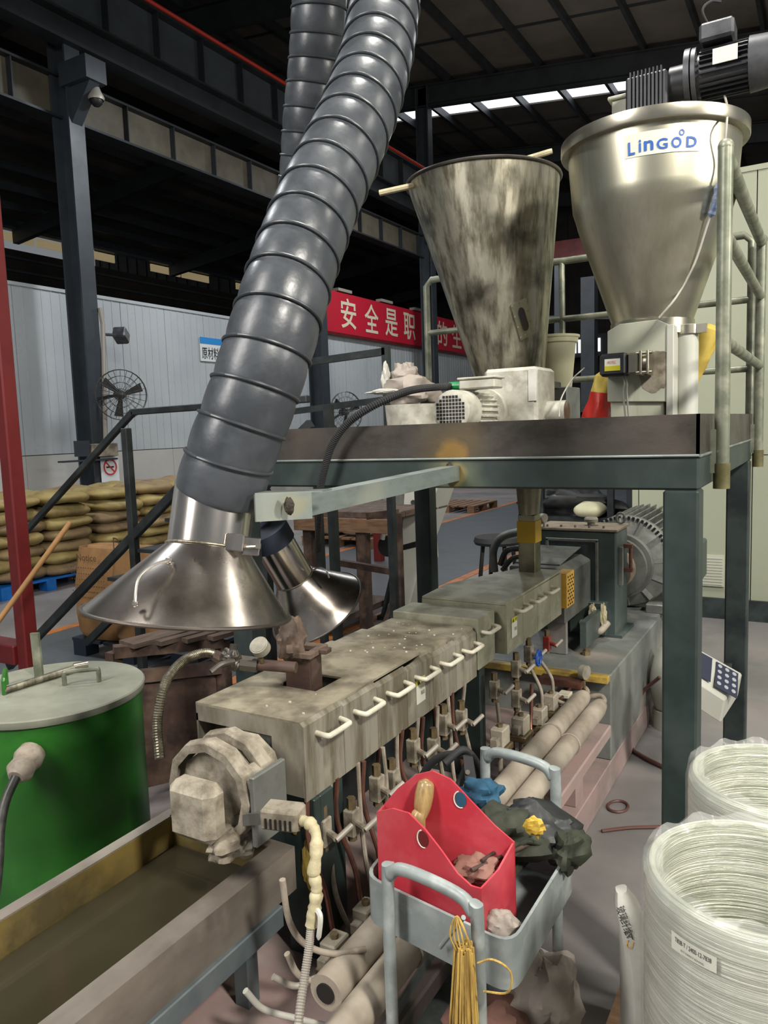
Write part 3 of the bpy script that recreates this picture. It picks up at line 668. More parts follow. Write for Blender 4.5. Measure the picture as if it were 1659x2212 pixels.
def shell_r(z):
    pr = [(zc, Rc), (zc+(zb_-zc)*.5, Rc+(Rb-Rc)*.5), (zc+(zb_-zc)*.95, Rb*.985), (zc+(zb_-zc)*1.08, Rb+.008), (za, Ra), (za+.06, Ra)]
    for (z0, r0), (z1, r1) in zip(pr, pr[1:]):
        if z0 <= z <= z1: return r0+(r1-r0)*(z-z0)/(z1-z0)
    return Ra
def hop_pt(px, py, off=.003):
    d = ray(px, py)
    for i in range(1, 3500):
        q = CAM+d*(1.6+i*.001); r = shell_r(q.z)
        if (q.x-axx)**2+(q.y-HY)**2 <= (r+off)**2: return q
    return CAM+d*2.6
def on_shell(a, z, off): r = shell_r(z)+off; return V3((axx+r*math.cos(a), HY+r*math.sin(a), z))
qa, qb, qc, qd = hop_pt(1347, 287), hop_pt(1515, 281), hop_pt(1346, 339), hop_pt(1513, 320)
ang = lambda q: math.atan2(q.y-HY, q.x-axx)
A0, A1 = ang(qa), ang(qb); zs0 = (qc.z+qd.z)/2-.008; zs1 = (qa.z+qb.z)/2
stk = MB(); n = 14
stk.raw([on_shell(A0+(A1-A0)*i/n, z, .002) for z in (zs0, zs1) for i in range(n+1)], [(i, i+1, n+2+i, n+1+i) for i in range(n)])
s_ = stk.build('brand_sticker', 'label_white', t)
def wrap(c0, zc0, dz=0): return lambda u, v, d: on_shell((A0+A1)/2+(c0+u)/(Ra), zc0+v, .004)
L = Ra*(A1-A0); hz = zs1-zs0; zm = (zs0+zs1)/2
for ch, u, hh, wd in (('L', -.40, .55, .09), ('i', -.29, .52, .03), ('n', -.18, .42, .12), ('G', -.01, .45, .14), ('O', .17, .45, .13), ('D', .37, .45, .14)):
    textmesh('letter', ch, wrap(u*L, zm+(-.12*hz if ch != 'i' else -.08*hz)), 'logo_blue', s_, hh*hz, wd*L, bold=.02)
textmesh('letter', 'o', wrap(.235*L, zm+.28*hz), 'logo_blue', s_, .26*hz, .07*L)
# rim cable hanging and entering the feeder
pts = [atd(1548, 150, 2.45), atd(1570, 225, 2.38), hop_pt(1570, 262, .03), hop_pt(1561, 350, .02), hop_pt(1553, 395, .02), hop_pt(1545, 440, .02), hop_pt(1530, 480, .012), hop_pt(1500, 570, .008), hop_pt(1462, 640, .008), hop_pt(1422, 688, .01)]
t2 = thing('drive_cable', pts[3], 'thin grey cable running down the big hopper from its motor to the feeder box', 'cable')
MB().tube(smoothpath(pts, 6), .0035, 8).build('cable', 'cable_white', t2, smooth=True)
MB().tube(smoothpath([pts[4], pts[5], pts[6]-(pts[6]-pts[5])*.3], 4), [.008, .012, .010, .013, .011, .012, .010, .012, .006], 8).build('wrapped_splice', 'splice_blue', t2, label='blue and white taped splice')
# drive on the lid
mz = zl+.10
mx = axx
t = thing('hopper_drive', (mx, HY, zl+.012), 'dark geared motor lying on the lid of the big hopper', 'motor')
mc = aty(1470, 185, HY); zc_ = mc.z
xl = lambda px: aty(px, 180, HY).x
MB().box((xl(1362), HY-.075, zl+.014), (xl(1450), HY+.075, zc_+.035)).build('gearbox', 'motor_black', t, bevel=.006)
f = MB()
for k in range(9): f.box((xl(1372)+(xl(1445)-xl(1372))*k/9, HY-.083, zl+.02), (xl(1372)+(xl(1445)-xl(1372))*k/9+.004, HY+.083, zc_+.045))
f.build('gearbox_rib', 'motor_black', t)
MB().cyl((xl(1450), HY, zc_+.005), (xl(1484), HY, zc_+.005), .055).build('adapter', 'motor_black', t, smooth=True)
MB().cyl((xl(1484), HY, zc_+.012), (xl(1496), HY, zc_+.012), .088, n=36).cyl((xl(1499), HY, zc_+.012), (xl(1508), HY, zc_+.012), .086, n=36).build('flange', 'motor_grey', t, smooth=True)
MB().cyl((xl(1508), HY, zc_+.012), (xl(1622), HY, zc_+.012), .062, n=32).build('body', 'motor_grey', t, smooth=True)
f = MB()
for k in range(26):
    a = 2*math.pi*k/26; u = V3((0, math.cos(a), math.sin(a)))
    f.bar(V3((xl(1516), HY, zc_+.012))+u*.067, V3((xl(1618), HY, zc_+.012))+u*.067, .004, .018, up=tuple(u))
f.build('cooling_fins', 'motor_black', t)
MB().obox((xl(1572), HY-.079, zc_+.03), (.07, .004, .045)).build('name_plate', 'label_white', t)
MB().cyl((xl(1620), HY, zc_+.012), (xl(1680), HY, zc_+.012), .080, .074, 32).build('fan_cover', 'motor_grey', t, smooth=True)
MB().obox((xl(1552), HY-.02, zc_+.115), (.10, .10, .055)).build('terminal_box', 'motor_grey', t, bevel=.008)
MB().tube(smoothpath([(xl(1535), HY-.02, zc_+.14), (xl(1520), HY-.04, zc_+.19), (xl(1535), HY-.02, zc_+.22), (xl(1555), HY, zc_+.22)]), .004, 8).build('loop_cable', 'rubber', t, smooth=True)
MB().box((xl(1318), HY+.02, zl+.012), (xl(1358), HY+.12, zc_+.012)).prism([(xl(1310), HY+.01, zc_+.012), (xl(1362), HY+.01, zc_+.012), (xl(1362), HY+.13, zc_+.012), (xl(1310), HY+.13, zc_+.012)], (0, 0, .012)).build('vent_box', 'cream_paint', t, bevel=.003, label='small cream sheet-metal vent box')
# feeder box under hopper 2
fz0, fz1 = 1.60, aty(1380, 702, 2.62).z
xa, xb = aty(1310, 800, 2.60).x, aty(1440, 800, 2.60).x
t = thing('screw_feeder', ((xa+xb)/2, 2.7, 1.566), 'cream loss-in-weight feeder box carrying the big hopper', 'feeder')
yF = 2.60
poly = [aty(1312, 716, yF), aty(1338, 700, yF), aty(1420, 690, yF), aty(1448, 702, yF), aty(1448, 868, yF), aty(1312, 868, yF)]
for q in poly: q.y = yF
MB().prism(poly, (0, .012, 0)).build('front_panel', 'cream_paint', t, bevel=.002, label='cream front panel with a dark greasy stain')
MB().box((xa+.01, yF+.012, 1.61), (xb-.01, yF+.22, poly[2].z-.04)).build('housing', 'cream_paint', t, bevel=.003)
MB().box((xb+.0, yF-.006, 1.63), (xb+.022, yF+.23, poly[2].z-.02)).build('side_plate', 'white_casing', t, bevel=.002)
MB().box((xa-.03, yF-.03, 1.566), (xb+.085, yF+.27, 1.612)).build('base_plate', 'dirty_cover', t, bevel=.003)
MB().box((xb+.03, yF+.0, 1.612), (xb+.10, yF+.2, 1.635)).build('foot_block', 'white_casing', t, bevel=.004)
cx_, cy_ = xb+.042, yF+.11
MB().cyl((cx_, cy_, 1.635), (cx_, cy_, bot.z-.02), .038, n=32).build('outlet_cylinder', 'white_casing', t, smooth=True)
MB().cyl((cx_, cy_, bot.z-.05), (cx_, cy_, bot.z-.022), .045, n=32).obox((cx_+.05, cy_-.02, bot.z-.036), (.03, .02, .028)).build('clamp_band', 'rim_steel', t, smooth=True)
MB().cyl((axx, HY, fz1-.03), (axx, HY, zc+.003), Rc+.006, n=40).build('neck_ring', 'rim_steel', t, smooth=True)
MB().blob((xb-.035, yF-.0005, poly[4].z+.10), (.10, .002, .13), 4, .12).build('grease_stain', 'dusty_block', t)
# servo motor on the feeder
sc = aty(1350, 787, 2.55)
t = thing('servo_motor', sc, 'small black square servo motor with a white and yellow label on the feeder front', 'motor')
y_ = yF-.005
xs = lambda px: aty(px, 787, y_-.04).x
MB().box((xs(1300), y_-.075, sc.z-.036), (xs(1358), y_-.003, sc.z+.036)).build('body', 'motor_black', t, bevel=.008)
MB().box((xs(1358), y_-.07, sc.z-.034), (xs(1385), y_-.005, sc.z+.034)).build('end_casting', 'rim_steel', t, bevel=.006)
MB().box((xs(1385), y_-.074, sc.z-.038), (xs(1391), y_-.001, sc.z+.038)).build('mount_plate', 'rim_steel', t, bevel=.002)
MB().cyl((xs(1391), y_-.037, sc.z), (xs(1400), y_-.037, sc.z), .03, n=28).build('pilot', 'rim_steel', t, smooth=True)
MB().box((xs(1400), y_-.074, sc.z-.038), (xs(1406), y_-.001, sc.z+.038)).build('mount_plate', 'rim_steel', t, bevel=.002)
for (dy, dz) in ((-.066, .03), (-.066, -.03)): MB().cyl((xs(1378), y_+dy, sc.z+dz), (xs(1412), y_+dy, sc.z+dz), .005, n=8).build('bolt', 'rim_steel', t)
l_ = MB().box((xs(1312), y_-.0765, sc.z-.020), (xs(1345), y_-.0752, sc.z+.018)).build('label', 'label_white', t)
MB().box((xs(1312), y_-.0775, sc.z-.020), (xs(1345), y_-.0765, sc.z-.004)).build('yellow_band', 'label_yellow', l_)
textmesh('lettering', 'MOTEC', plane_map((xs(1328), y_-.077, sc.z+.007), (1, 0, 0), (0, 0, 1)), 'sign_red', l_, .009, .026)
f = MB()
for dx in (0, .008): f.tube(smoothpath([(xs(1345)+dx, y_-.04, sc.z-.036), (xs(1350)+dx, y_-.045, sc.z-.06), (xs(1347)+dx*1.5, y_-.045, sc.z-.10), (xs(1358)+dx, y_-.04, 1.60), (xs(1372)+dx, y_-.03, 1.572)]), .003, 6)
f.build('motor_cable', 'cable_white', t, smooth=True)
# things on the platform
b = aty(1205, 838, 3.3); bt = aty(1205, 726, 3.3)
rb = k_(1176, 1234, 735)*3.3/HY*.0+.052
t = thing('metal_box', (b.x, 3.3, 1.566), 'plain grey steel box on the platform under the pale bucket', 'box')
MB().box((b.x-.10, 3.2, 1.566), (b.x+.07, 3.4, b.z)).build('body', 'block_paint', t, bevel=.004)
MB().box((b.x-.075, 3.199, b.z-.06), (b.x-.03, 3.2, b.z-.03)).build('handle', 'dark_plate', t)
t = thing('plastic_bucket', (b.x, 3.3, b.z), 'pale yellow plastic bucket with a rolled rim beside the blackened hopper', 'bucket')
h = bt.z-b.z; c_ = (b.x-.01, 3.3, b.z)
MB().lathe([(0, .001), (.068, .001), (.07, .004), (.088, h-.03), (.085, h-.03), (.066, .006)], c_, n=40).build('body', 'white_plastic', t, smooth=.6)
MB().lathe([(.086, h-.035), (.096, h-.03), (.098, h-.012), (.104, h-.010), (.105, h), (.09, h+.002), (0, h+.003)], c_, n=40).build('lid', 'white_plastic', t, smooth=.6)
# powder bag & bucket at the left end
q = aty(886, 800, 2.75)
t = thing('plastic_bucket', (q.x, 2.75, 1.566), 'white bucket left of the white ribbed motor with a crumpled liner', 'bucket')
MB().lathe([(0, .001), (.10, .001), (.115, .18), (.105, .18), (.09, .01)], (q.x+.01, 2.75, 1.566), n=36).build('body', 'motor_white', t, smooth=.6)
solo(MB().blob((q.x+.01, 2.75, 1.79), (.20, .18, .13), 11, .28, 30, 20).blob((q.x-.02, 2.74, 1.86), (.10, .09, .10), 17, .3), 'crumpled_bag', 'dust_bag', 'crumpled dusty plastic bag bulging out of the white bucket', 'bag', smooth=True)
solo(MB().blob((q.x-.07, 2.66, 1.80), (.14, .05, .02), 21, .2).blob((q.x-.085, 2.7, 1.86), (.03, .04, .10), 5, .2), 'white_paper', 'white_bag', 'torn white paper tucked beside the dusty plastic bag', 'paper', smooth=True)
# red/yellow sacks behind the feeder
def crumpled(name, c, ax, L, r0, r1, m, lab, cat='sack', sd=1, band=None, flat=.45):
    c = V3(c); u, v, a = frame(ax); rn = random.Random(sd); V = []; n = 24; k = 14
    for i in range(k+1):
        f = i/k; r = (r0+(r1-r0)*f)*(1 if 0 < i < k else .35)
        for j in range(n):
            th = 2*math.pi*j/n; rr = r*(1+.12*math.sin(3*th+f*7+sd)+.07*math.sin(5*th-f*11))
            V.append(c+a*L*f+u*math.cos(th)*rr+v*math.sin(th)*rr*flat)
    mb = MB(); mb.raw(V, [(i*n+j, i*n+(j+1) % n, (i+1)*n+(j+1) % n, (i+1)*n+j) for i in range(k) for j in range(n)]+[tuple(range(n)), tuple(k*n+j for j in range(n))])
    t = thing(name, c, lab, cat); mb.build('bag', m, t, smooth=True)
    if band:
        q = MB(); i0, i1 = band; W = []
        for i in range(i0, i1+1):
            cc = c+a*L*i/k
            for j in range(n): p_ = V[i*n+j]; W.append(p_+(p_-cc)*.03)
        q.raw(W, [(i*n+j, i*n+(j+1) % n, (i+1)*n+(j+1) % n, (i+1)*n+j) for i in range(i1-i0) for j in range(n)]); q.build('red_band', 'sack_red', t, smooth=True)
    return t, V
s0 = aty(1280, 893, 2.86); s1 = aty(1316, 735, 2.86)
t, V = crumpled('printed_sack', (s0.x, 2.86, 1.568), (s1.x-s0.x, 0, s1.z-1.56), .27, .060, .034, 'sack_yellow', 'red and yellow printed sack standing left of the feeder box', sd=3, band=(5, 10), flat=.9)
decal('lettering', 'AMI', 1288, 832, .020, .055, .0, [c for c in kids(t) if c.name.startswith('red_band')][0], 'sack_yellow', t)
s0 = aty(1478, 850, 2.82); s1 = aty(1530, 722, 2.82)
t, V = crumpled('printed_sack', s0, s1-s0, .24, .026, .052, 'sack_yellow', 'twisted yellow sack leaning at the right of the feeder box', sd=8, band=(0, 2), flat=.9)
MB().tube(smoothpath([aty(1215, 905, 2.9), aty(1212, 860, 2.9), aty(1235, 815, 2.9), aty(1262, 790, 2.9)]), .0025, 6)
solo(MB().tube(smoothpath([aty(1208, 900, 2.6), aty(1212, 862, 2.62), aty(1236, 820, 2.7), aty(1262, 795, 2.8)]), .0025, 6), 'thin_wire', 'cable_white', 'thin pale wire curving up from the tray left of the printed sack', 'cable')
# ================================================================ HOSES AND HOODS
def hose(name, pts, r, m, lab, ribs, sub=46):
    pts = list(pts); nv_ = len(pts); e_ = pts[-1] if pts[-1].z > pts[0].z else pts[0]
    P_ = smoothpath(pts, sub)
    L = [0]
    for a, b in zip(P_, P_[1:]): L.append(L[-1]+(b-a).length)
    tot = L[-1]; stp = tot/ribs; rr = []
    e0 = P_[-1]; topz = 10.5
    while P_[-1].z < topz: P_.append(P_[-1]+V3((-.004, .012, .05))); L.append(L[-1]+(P_[-1]-P_[-2]).length)
    ribs = int(L[-1]/stp)
    for s_ in L:
        f = (s_/stp) % 1; rr.append(r*(.965+.045*math.sin(math.pi*f)**.6))
    t = thing(name, pts[0], lab, 'hose')
    MB().tube(P_, rr, 40).build('sleeve', m, t, smooth=True)
    # wire coil: slightly tilted rings
    rib = MB(); j = 0
    for k in range(1, ribs):
        s_ = k*stp
        while L[j+1] < s_: j += 1
        c = P_[j]+(P_[j+1]-P_[j])*((s_-L[j])/(L[j+1]-L[j])); ax = (P_[min(j+2, len(P_)-1)]-P_[max(j-2, 0)]).normalized()
        u, v, _ = frame(ax)
        rg = MB(); rg.tube([c+(u*math.cos(a)+v*math.sin(a))*(r*1.0)+ax*(.006*math.sin(a)) for a in [2*math.pi*i/40 for i in range(41)]], r*.042, 8, False)
        rg.build('hose_rib', 'hose_rib' if m == 'hose_grey' else m, t, smooth=True)
    return t
D1 = [(471, 1072, 1.57), (500, 980, 1.55), (548, 850, 1.54), (596, 700, 1.55), (640, 560, 1.60), (690, 430, 1.67), (742, 320, 1.74), (785, 215, 1.82), (815, 110, 1.90), (832, 0, 1.97), (842, -110, 2.02), (846, -230, 2.06)]
hose('extraction_hose', [atd(*p) for p in D1], .0895, 'hose_grey', 'thick grey ribbed extraction hose in front, leading to the nearer hood', 23, 30)
D2 = [(588, 1168, 3.0), (552, 1110, 3.02), (525, 980, 3.02), (550, 780, 2.96), (612, 600, 2.8), (652, 430, 2.68), (668, 260, 2.57), (682, 130, 2.5), (690, 0, 2.43), (693, -150, 2.38)]
hose('extraction_hose', [atd(*p) for p in D2], .088, 'hose_grey', 'second grey ribbed extraction hose behind the front one', 30, 30)
def hood(T, Nk, Bm, a1, rn, rr, lab):
    """T neck top, Nk neck foot, Bm rim centre, a1 axis of the cone mouth"""
    ax = (T-Nk).normalized(); a1 = Vector(a1).normalized(); t = thing('extraction_hood', Bm, lab, 'hood')
    MB().lathe([(rn, 0), (rn, (T-Nk).length), (rn-.003, (T-Nk).length), (rn-.003, 0)], Nk, ax, 64).build('neck', 'polished_neck', t, smooth=.6)
    n = 72; u0, v0, _ = frame(a1); V = []; K_ = 10; rings = []
    for i in range(K_+1):
        f = i/K_; a = a1.lerp(ax, f).normalized(); u = (u0-a*u0.dot(a)).normalized(); v = a.cross(u); c = Bm.lerp(Nk, f); r = rr+(rn-rr)*f
        rings.append((c, u, v, r))
    for off in (0, -.003):
        for (c, u, v, r) in (rings if off == 0 else rings[::-1]): V += [c+(u*math.cos(2*math.pi*k/n)+v*math.sin(2*math.pi*k/n))*(r+off) for k in range(n)]
    m_ = 2*(K_+1)
    MB().raw(V, [(i*n+k, i*n+(k+1) % n, (i+1)*n+(k+1) % n, (i+1)*n+k) for i in range(m_-1) for k in range(n)]).build('cone', 'polished', t, smooth=.6)
    for (c, u, v, r), nm, w_, m in ((rings[0], 'rolled_rim', rr*.02, 'dark_plate'), (rings[-1], 'weld_seam', .003, 'old_steel')):
        MB().tube([c+(u*math.cos(x)+v*math.sin(x))*(r+.001) for x in [2*math.pi*i/72 for i in range(73)]], w_, 8, False).build(nm, m, t, smooth=True)
    return t, ax
T1, N1, B1 = atd(467, 1050, 1.58), atd(450, 1182, 1.56), atd(407, 1322, 1.545)
a1_ = atd(418, 1180, 1.545)-atd(407, 1322, 1.545)
t, ax = hood(T1, N1, B1, a1_, .083, .203, 'polished conical extraction hood hanging in front over the extruder')
hn = (N1-B1).length
def cone_hit(px, py):
    d = ray(px, py)
    for i in range(1200):
        q = CAM+d*(1.1+i*.001); f = (q-B1).dot((N1-B1).normalized())/hn; c = B1.lerp(N1, f); r = (q-c).length
        if 0 < f < 1 and r <= .083+(.203-.083)*(1-f)+.001: return q
    return atd(px, py, 1.45)
h0, h1, h2, h3 = cone_hit(364, 1210), cone_hit(330, 1222), cone_hit(300, 1250), cone_hit(292, 1303)
off = (CAM-h1).normalized()
MB().tube(smoothpath([h0, h0+off*.016, h1+off*.045, h2+off*.05, h3+off*.02, h3]), .0030, 8).build('wire_handle', 'handle_wire', t, smooth=True)
for q in (h0, h3): MB().blob(q, (.012, .012, .012), 2, .1).build('rivet', 'hood_wire', t)
q0 = atd(530, 1172, 1.50); 
Rk = Matrix((frame((0, 0, 1))[0], frame((0, 0, 1))[1], V3((0, 0, 1)))).transposed()
vx = (atd(562, 1180, 1.5)-atd(484, 1168, 1.5)).normalized(); vz = ax; vy = vz.cross(vx).normalized(); vx = vy.cross(vz); RB = Matrix((vx, vy, vz)).transposed()
MB().obox(atd(507, 1172, 1.495), (.036, .012, .034), RB).obox(atd(543, 1180, 1.505), (.034, .004, .036), RB).build('clamp_plate', 'polished', t, bevel=.002)
a_, b_ = atd(528, 1182, 1.50), atd(558, 1180, 1.49); MB().cyl(a_, b_, .004, n=10).obox(b_, (.01, .008, .01), RB).build('clamp_bolt', 'rim_steel', t)
T2, N2, B2 = atd(588, 1165, 2.88), atd(636, 1248, 2.96), atd(684, 1312, 3.04)
t, ax2 = hood(T2, N2, B2, (N2-B2).normalized()*.75+(T2-N2).normalized()*.25, .076, .198, 'smaller-looking conical extraction hood tilted behind the front hood')
a_ = atd(708, 1236, 2.88)
MB().tube(smoothpath([atd(675, 1232, 2.9), atd(690, 1226, 2.86), atd(704, 1232, 2.83), atd(711, 1248, 2.84)]), .003, 8).build('wire_handle', 'hood_wire', t, smooth=True)
MB().tube([T2-ax2*.02, T2+ax2*.05], .082, 32).build('collar', 'navy_hose', t, smooth=True)
solo(MB().blob(atd(557, 1140, 2.95), (.03, .03, .06), 7, .2), 'blue_tag', 'sign_blue', 'small bright blue tag on the collar of the rear hood', 'tag')
# ================================================================ EXTRUDER
BX0, BX1 = -1.62, -.81
t = thing('machine_bed', (-1.2, 3.2, 0), 'long dusty pinkish-grey steel machine bed under the extruder', 'machine bed')
MB().box((BX0, .95, .245), (BX1, 3.35, .30)).build('top_plate', 'base_paint', t, bevel=.006)
MB().box((BX0, .95, .0), (BX0+.12, 3.35, .12)).box((BX1-.12, .95, .0), (BX1, 5.7, .13)).build('bottom_rail', 'base_paint', t, bevel=.004)
for y in (1.0, 1.62, 2.24, 2.86): MB().box((BX1-.09, y, .13), (BX1-.02, y+.10, .245)).build('strut', 'base_paint', t, bevel=.003)
MB().box((-1.50, 1.5, .30), (-1.47, 3.34, .73)).build('shade_backing', 'green_dark', t)  # added dark sheet, stands in for the shade behind the valves
MB().box((BX0+.2, .95, .12), (BX1-.2, 3.35, .245)).build('inner_web', 'base_paint', t)
b_ = MB().box((BX0, 3.35, .13), (BX1, 5.7, .53)).build('raised_block', 'block_paint', t, bevel=.006)
MB().box((BX0, 3.3, .50), (BX1-.005, 3.345, .531)).build('edge_angle', 'grime_yellow', t, bevel=.002)
for (x, y, z) in ((BX1-.18, 3.6, .53), (BX1-.1, 5.0, .53)):
    MB().cyl((x, y, z), (x, y, z+.02), .02, n=6).cyl((x, y, z+.02), (x, y, z+.035), .01, n=10).build('bolt', 'brass_dust', t)
# barrel and supports
t = thing('extruder_barrel', (-1.2, 2.5, .3), 'dark square extruder barrel on green pedestal legs under the dusty covers', 'extruder')
for k in range(8): MB().box((-1.36, 1.46+k*.25, .755), (-1.17, 1.70+k*.25, .89)).build('barrel_section', 'cast_grey', t, bevel=.004)
MB().box((-1.33, 3.44, .76), (-1.17, 3.96, .89)).build('coupling_section', 'cast_grey', t)
for (y, w_) in ((1.62, .2), (2.62, .05)):
    MB().box((-1.40, y-.02, .30), (-1.12, y+.03, .755)).build('pedestal', 'green_steel', t, bevel=.004)
MB().box((-1.19, 1.475, .30), (-1.09, 1.50, .735)).box((-1.115, 1.50, .30), (-1.09, 1.56, .735)).build('front_pedestal', 'green_steel', t, bevel=.003)
MB().blob((-1.155, 1.473, .66), (.03, .006, .05), 31, .3).blob((-1.115, 1.473, .56), (.035, .006, .12), 33, .3).build('yellow_residue', 'grime_yellow', t)
# covers
CZ0 = .735
def handle(y, x, z, par, l=.108):
    p = smoothpath([(x-.002, y-l/2, z), (x+.03, y-l/2+.004, z-.004), (x+.036, y-l/2+.02, z-.004), (x+.036, y+l/2-.02, z-.004), (x+.03, y+l/2-.004, z-.004), (x-.002, y+l/2, z)], 4)
    return MB().tube(p, .0075, 10).build('handle', 'handle_white', par, smooth=True)
CX1, CX0, ZT = -1.10, -1.455, .940
t = thing('barrel_cover', (-1.28, 2.0, CZ0), 'long grime-coated near barrel cover with six pale handles and a square vent opening', 'machine cover')
ys = [1.455+.1785*k for k in range(7)]
for k in range(6):
    ya, yb = ys[k]+.001, ys[k+1]-.001; zt = ZT-.006*k
    p = MB(); c = .012
    p.prism([(CX1, ya, CZ0), (CX1, ya, zt-c), (CX1-c, ya, zt), (CX1-.012, ya, zt-.006), (CX1-.006, ya, CZ0)], (0, yb-ya, 0))
    sp = p.build('side_panel', 'cover_side', t)
    handle((ya+yb)/2+.02, CX1, zt-.045, sp)
spot('dirty_cover', 'grimy_cover', (-.002, -.28, .205), (.13, .11, .12), '4a4035', '2c2520')
vx0, vx1, vy0, vy1 = -1.335, -1.205, 1.66, 1.79
MB().box((CX0, 1.455, ZT-.006), (CX1-.01, vy0, ZT)).box((CX0, vy1, ZT-.006), (CX1-.01, 2.105, ZT)).box((CX0, vy0, ZT-.006), (vx0, vy1, ZT)).box((vx1, vy0, ZT-.006), (CX1-.01, vy1, ZT)).build('top_panel', 'grimy_cover', t)
MB().box((CX0, 2.10, ZT-.06), (CX1-.012, 2.305, ZT-.008)).build('top_panel', 'dirty_cover', t)
MB().box((CX0, 2.30, ZT-.06), (CX1-.012, 2.525, ZT-.02)).build('top_panel', 'dirty_cover', t)
MB().box((CX0, 1.455, CZ0), (CX0+.006, 2.525, ZT-.03)).build('far_side_panel', 'cover_side', t)
MB().box((CX1-.10, 1.455, CZ0+.01), (CX1-.006, 1.461, ZT-.006)).box((CX0, 1.455, ZT-.05), (CX1-.1, 1.461, ZT-.006)).build('end_panel', 'cover_side', t)
def warning(y, z, x, par, w_=.06, h_=.080):
    l_ = MB().box((x, y-w_/2, z-h_/2), (x+.0015, y+w_/2, z+h_/2)).build('warning_label', 'label_white', par)
    MB().box((x+.0015, y-w_/2, z+h_/2-.02), (x+.0025, y+w_/2, z+h_/2)).build('yellow_band', 'label_yellow', l_)
    MB().prism([(x+.0025, y-w_*.38, z+h_/2-.018), (x+.0025, y-w_*.1, z+h_/2-.018), (x+.0025, y-w_*.24, z+h_/2-.003)], (.0006, 0, 0)).build('triangle', 'ink', l_)
    textmesh('lettering', '注意', plane_map((x+.003, y+w_*.2, z+h_/2-.010), (0, 1, 0), (0, 0, 1)), 'ink', l_, .010, .020)
    textmesh('lettering', '高温', plane_map((x+.002, y+w_*.15, z-.008), (0, 1, 0), (0, 0, 1)), 'ink', l_, .014, .024)
warning(atx(908, 1495, CX1).y, atx(908, 1490, CX1).z, CX1+.001, t)
rn = random.Random(5); f = MB()
for k in range(46):
    x, y = rn.uniform(CX0+.02, CX1-.03), rn.choice([rn.uniform(1.5, 2.5), rn.uniform(2.0, 2.5)])
    zz = ZT if y < 2.1 else (ZT-.009 if y < 2.3 else ZT-.02); r_ = rn.uniform(.0015, .004)
    if vx0-.01 < x < vx1+.01 and vy0-.01 < y < vy1+.01: continue
    f.box((x, y, zz-.001), (x+r_*1.6, y+r_, zz+r_))
o = f.build('plastic_crumbs', 'white_bag', t); o['kind'] = 'stuff'
t = thing('barrel_cover', (-1.28, 2.6, CZ0), 'short clean barrel cover with one handle between the long and rear covers', 'machine cover')
MB().box((CX0, 2.535, .752), (CX1+.004, 2.70, .947)).build('shell', 'cover_clean', t, bevel=.004)
handle(2.615, CX1+.004, .895, t)
t = thing('barrel_cover', (-1.23, 3.05, .76), 'raised olive-grey rear barrel cover with three handles and a warning label', 'machine cover')
x1 = -1.055; ys = (2.72, 2.90, 3.08, 3.25, 3.42)
for k in range(4):
    sp = MB().box((x1-.006, ys[k]+.001, .768), (x1, ys[k+1]-.001, .962)).build('side_panel', 'cover_clean', t)
    if k < 3: handle(ys[k]+.14, x1, .925, sp)
MB().prism([(-1.42, 2.72, .960), (x1, 2.72, .960), (x1, 3.42, .966), (-1.25, 3.42, .966), (-1.42, 2.95, .966)], (0, 0, .010)).build('top_panel', 'cover_clean', t, bevel=.002)
MB().box((-1.42, 2.72, .768), (x1-.006, 2.726, .960)).build('end_panel', 'cover_clean', t)
warning(atx(1110, 1350, x1).y, .86, x1+.001, t)
# vent port
vc = V3((-1.283, 1.715, .89))
t = thing('vent_port', vc, 'rusty square vent port with a thick flange sticking out of the near cover', 'vent')
Rv = Matrix.Rotation(.12, 3, 'Z')
q = MB()
for (a, b) in (((.0, -.032), (.076, .010)), ((0, .032), (.076, .010)), ((-.033, 0), (.010, .056)), ((.033, 0), (.010, .056))): q.obox(vc+Rv@V3((a[0], a[1], .06)), (b[0], b[1], .15), Rv)
q.build('chimney', 'brown_rust', t)
q = MB()
for (a, b) in (((.0, -.04), (.108, .028)), ((0, .04), (.108, .028)), ((-.042, 0), (.024, .054)), ((.042, 0), (.024, .054))): q.obox(vc+Rv@V3((a[0], a[1], .142)), (b[0], b[1], .018), Rv)
q.build('flange', 'rust_lump', t, bevel=.003)
MB().obox(vc+Rv@V3((.066, .01, .144)), (.026, .032, .014), Rv).build('flange_ear', 'brown_rust', t, bevel=.002)
solo(MB().blob(atd(628, 1385, 2.15), (.075, .07, .11), 9, .3), 'rust_lump', 'rust_lump', 'brown crusty lump above the vent port under the hood', 'residue', smooth=True)
# vacuum pipe, valve, gauge, braided hose
p1, p2 = vc+V3((-.02, -.03, .06)), atd(482, 1425, 2.12)
p1 = atd(640, 1442, 2.08)
t = thing('vacuum_pipe', p1, 'dusty vacuum pipe with a valve running left from the vent port', 'pipe')
MB().tube([p1, atd(560, 1436, 2.1), p2], .0155, 14).build('pipe', 'brown_rust', t, smooth=True)
MB().tube([atd(556, 1436, 2.1), atd(520, 1432, 2.1)], .022, 8).build('union_nut', 'dark_plate', t, smooth=True)
MB().blob(atd(500, 1425, 2.1), (.06, .045, .055), 3, .25).tube([atd(500, 1418, 2.1), atd(505, 1392, 2.1)], .010, 8).build('ball_valve', 'dark_plate', t)
MB().tube(smoothpath([atd(505, 1428, 2.08), atd(478, 1435, 2.05), atd(455, 1452, 2.03)]), .008, 8).build('lever', 'dark_plate', t, smooth=True)
g0 = atd(562, 1398, 2.07)
t = thing('pressure_gauge', g0, 'pale round pressure gauge standing on the vacuum pipe', 'gauge')
dv = (CAM-g0).normalized(); dv = (dv+V3((-.5, 0, .5))).normalized()
MB().cyl(g0-dv*.012, g0+dv*.012, .026, n=28).build('case', 'gauge_white', t, smooth=True)
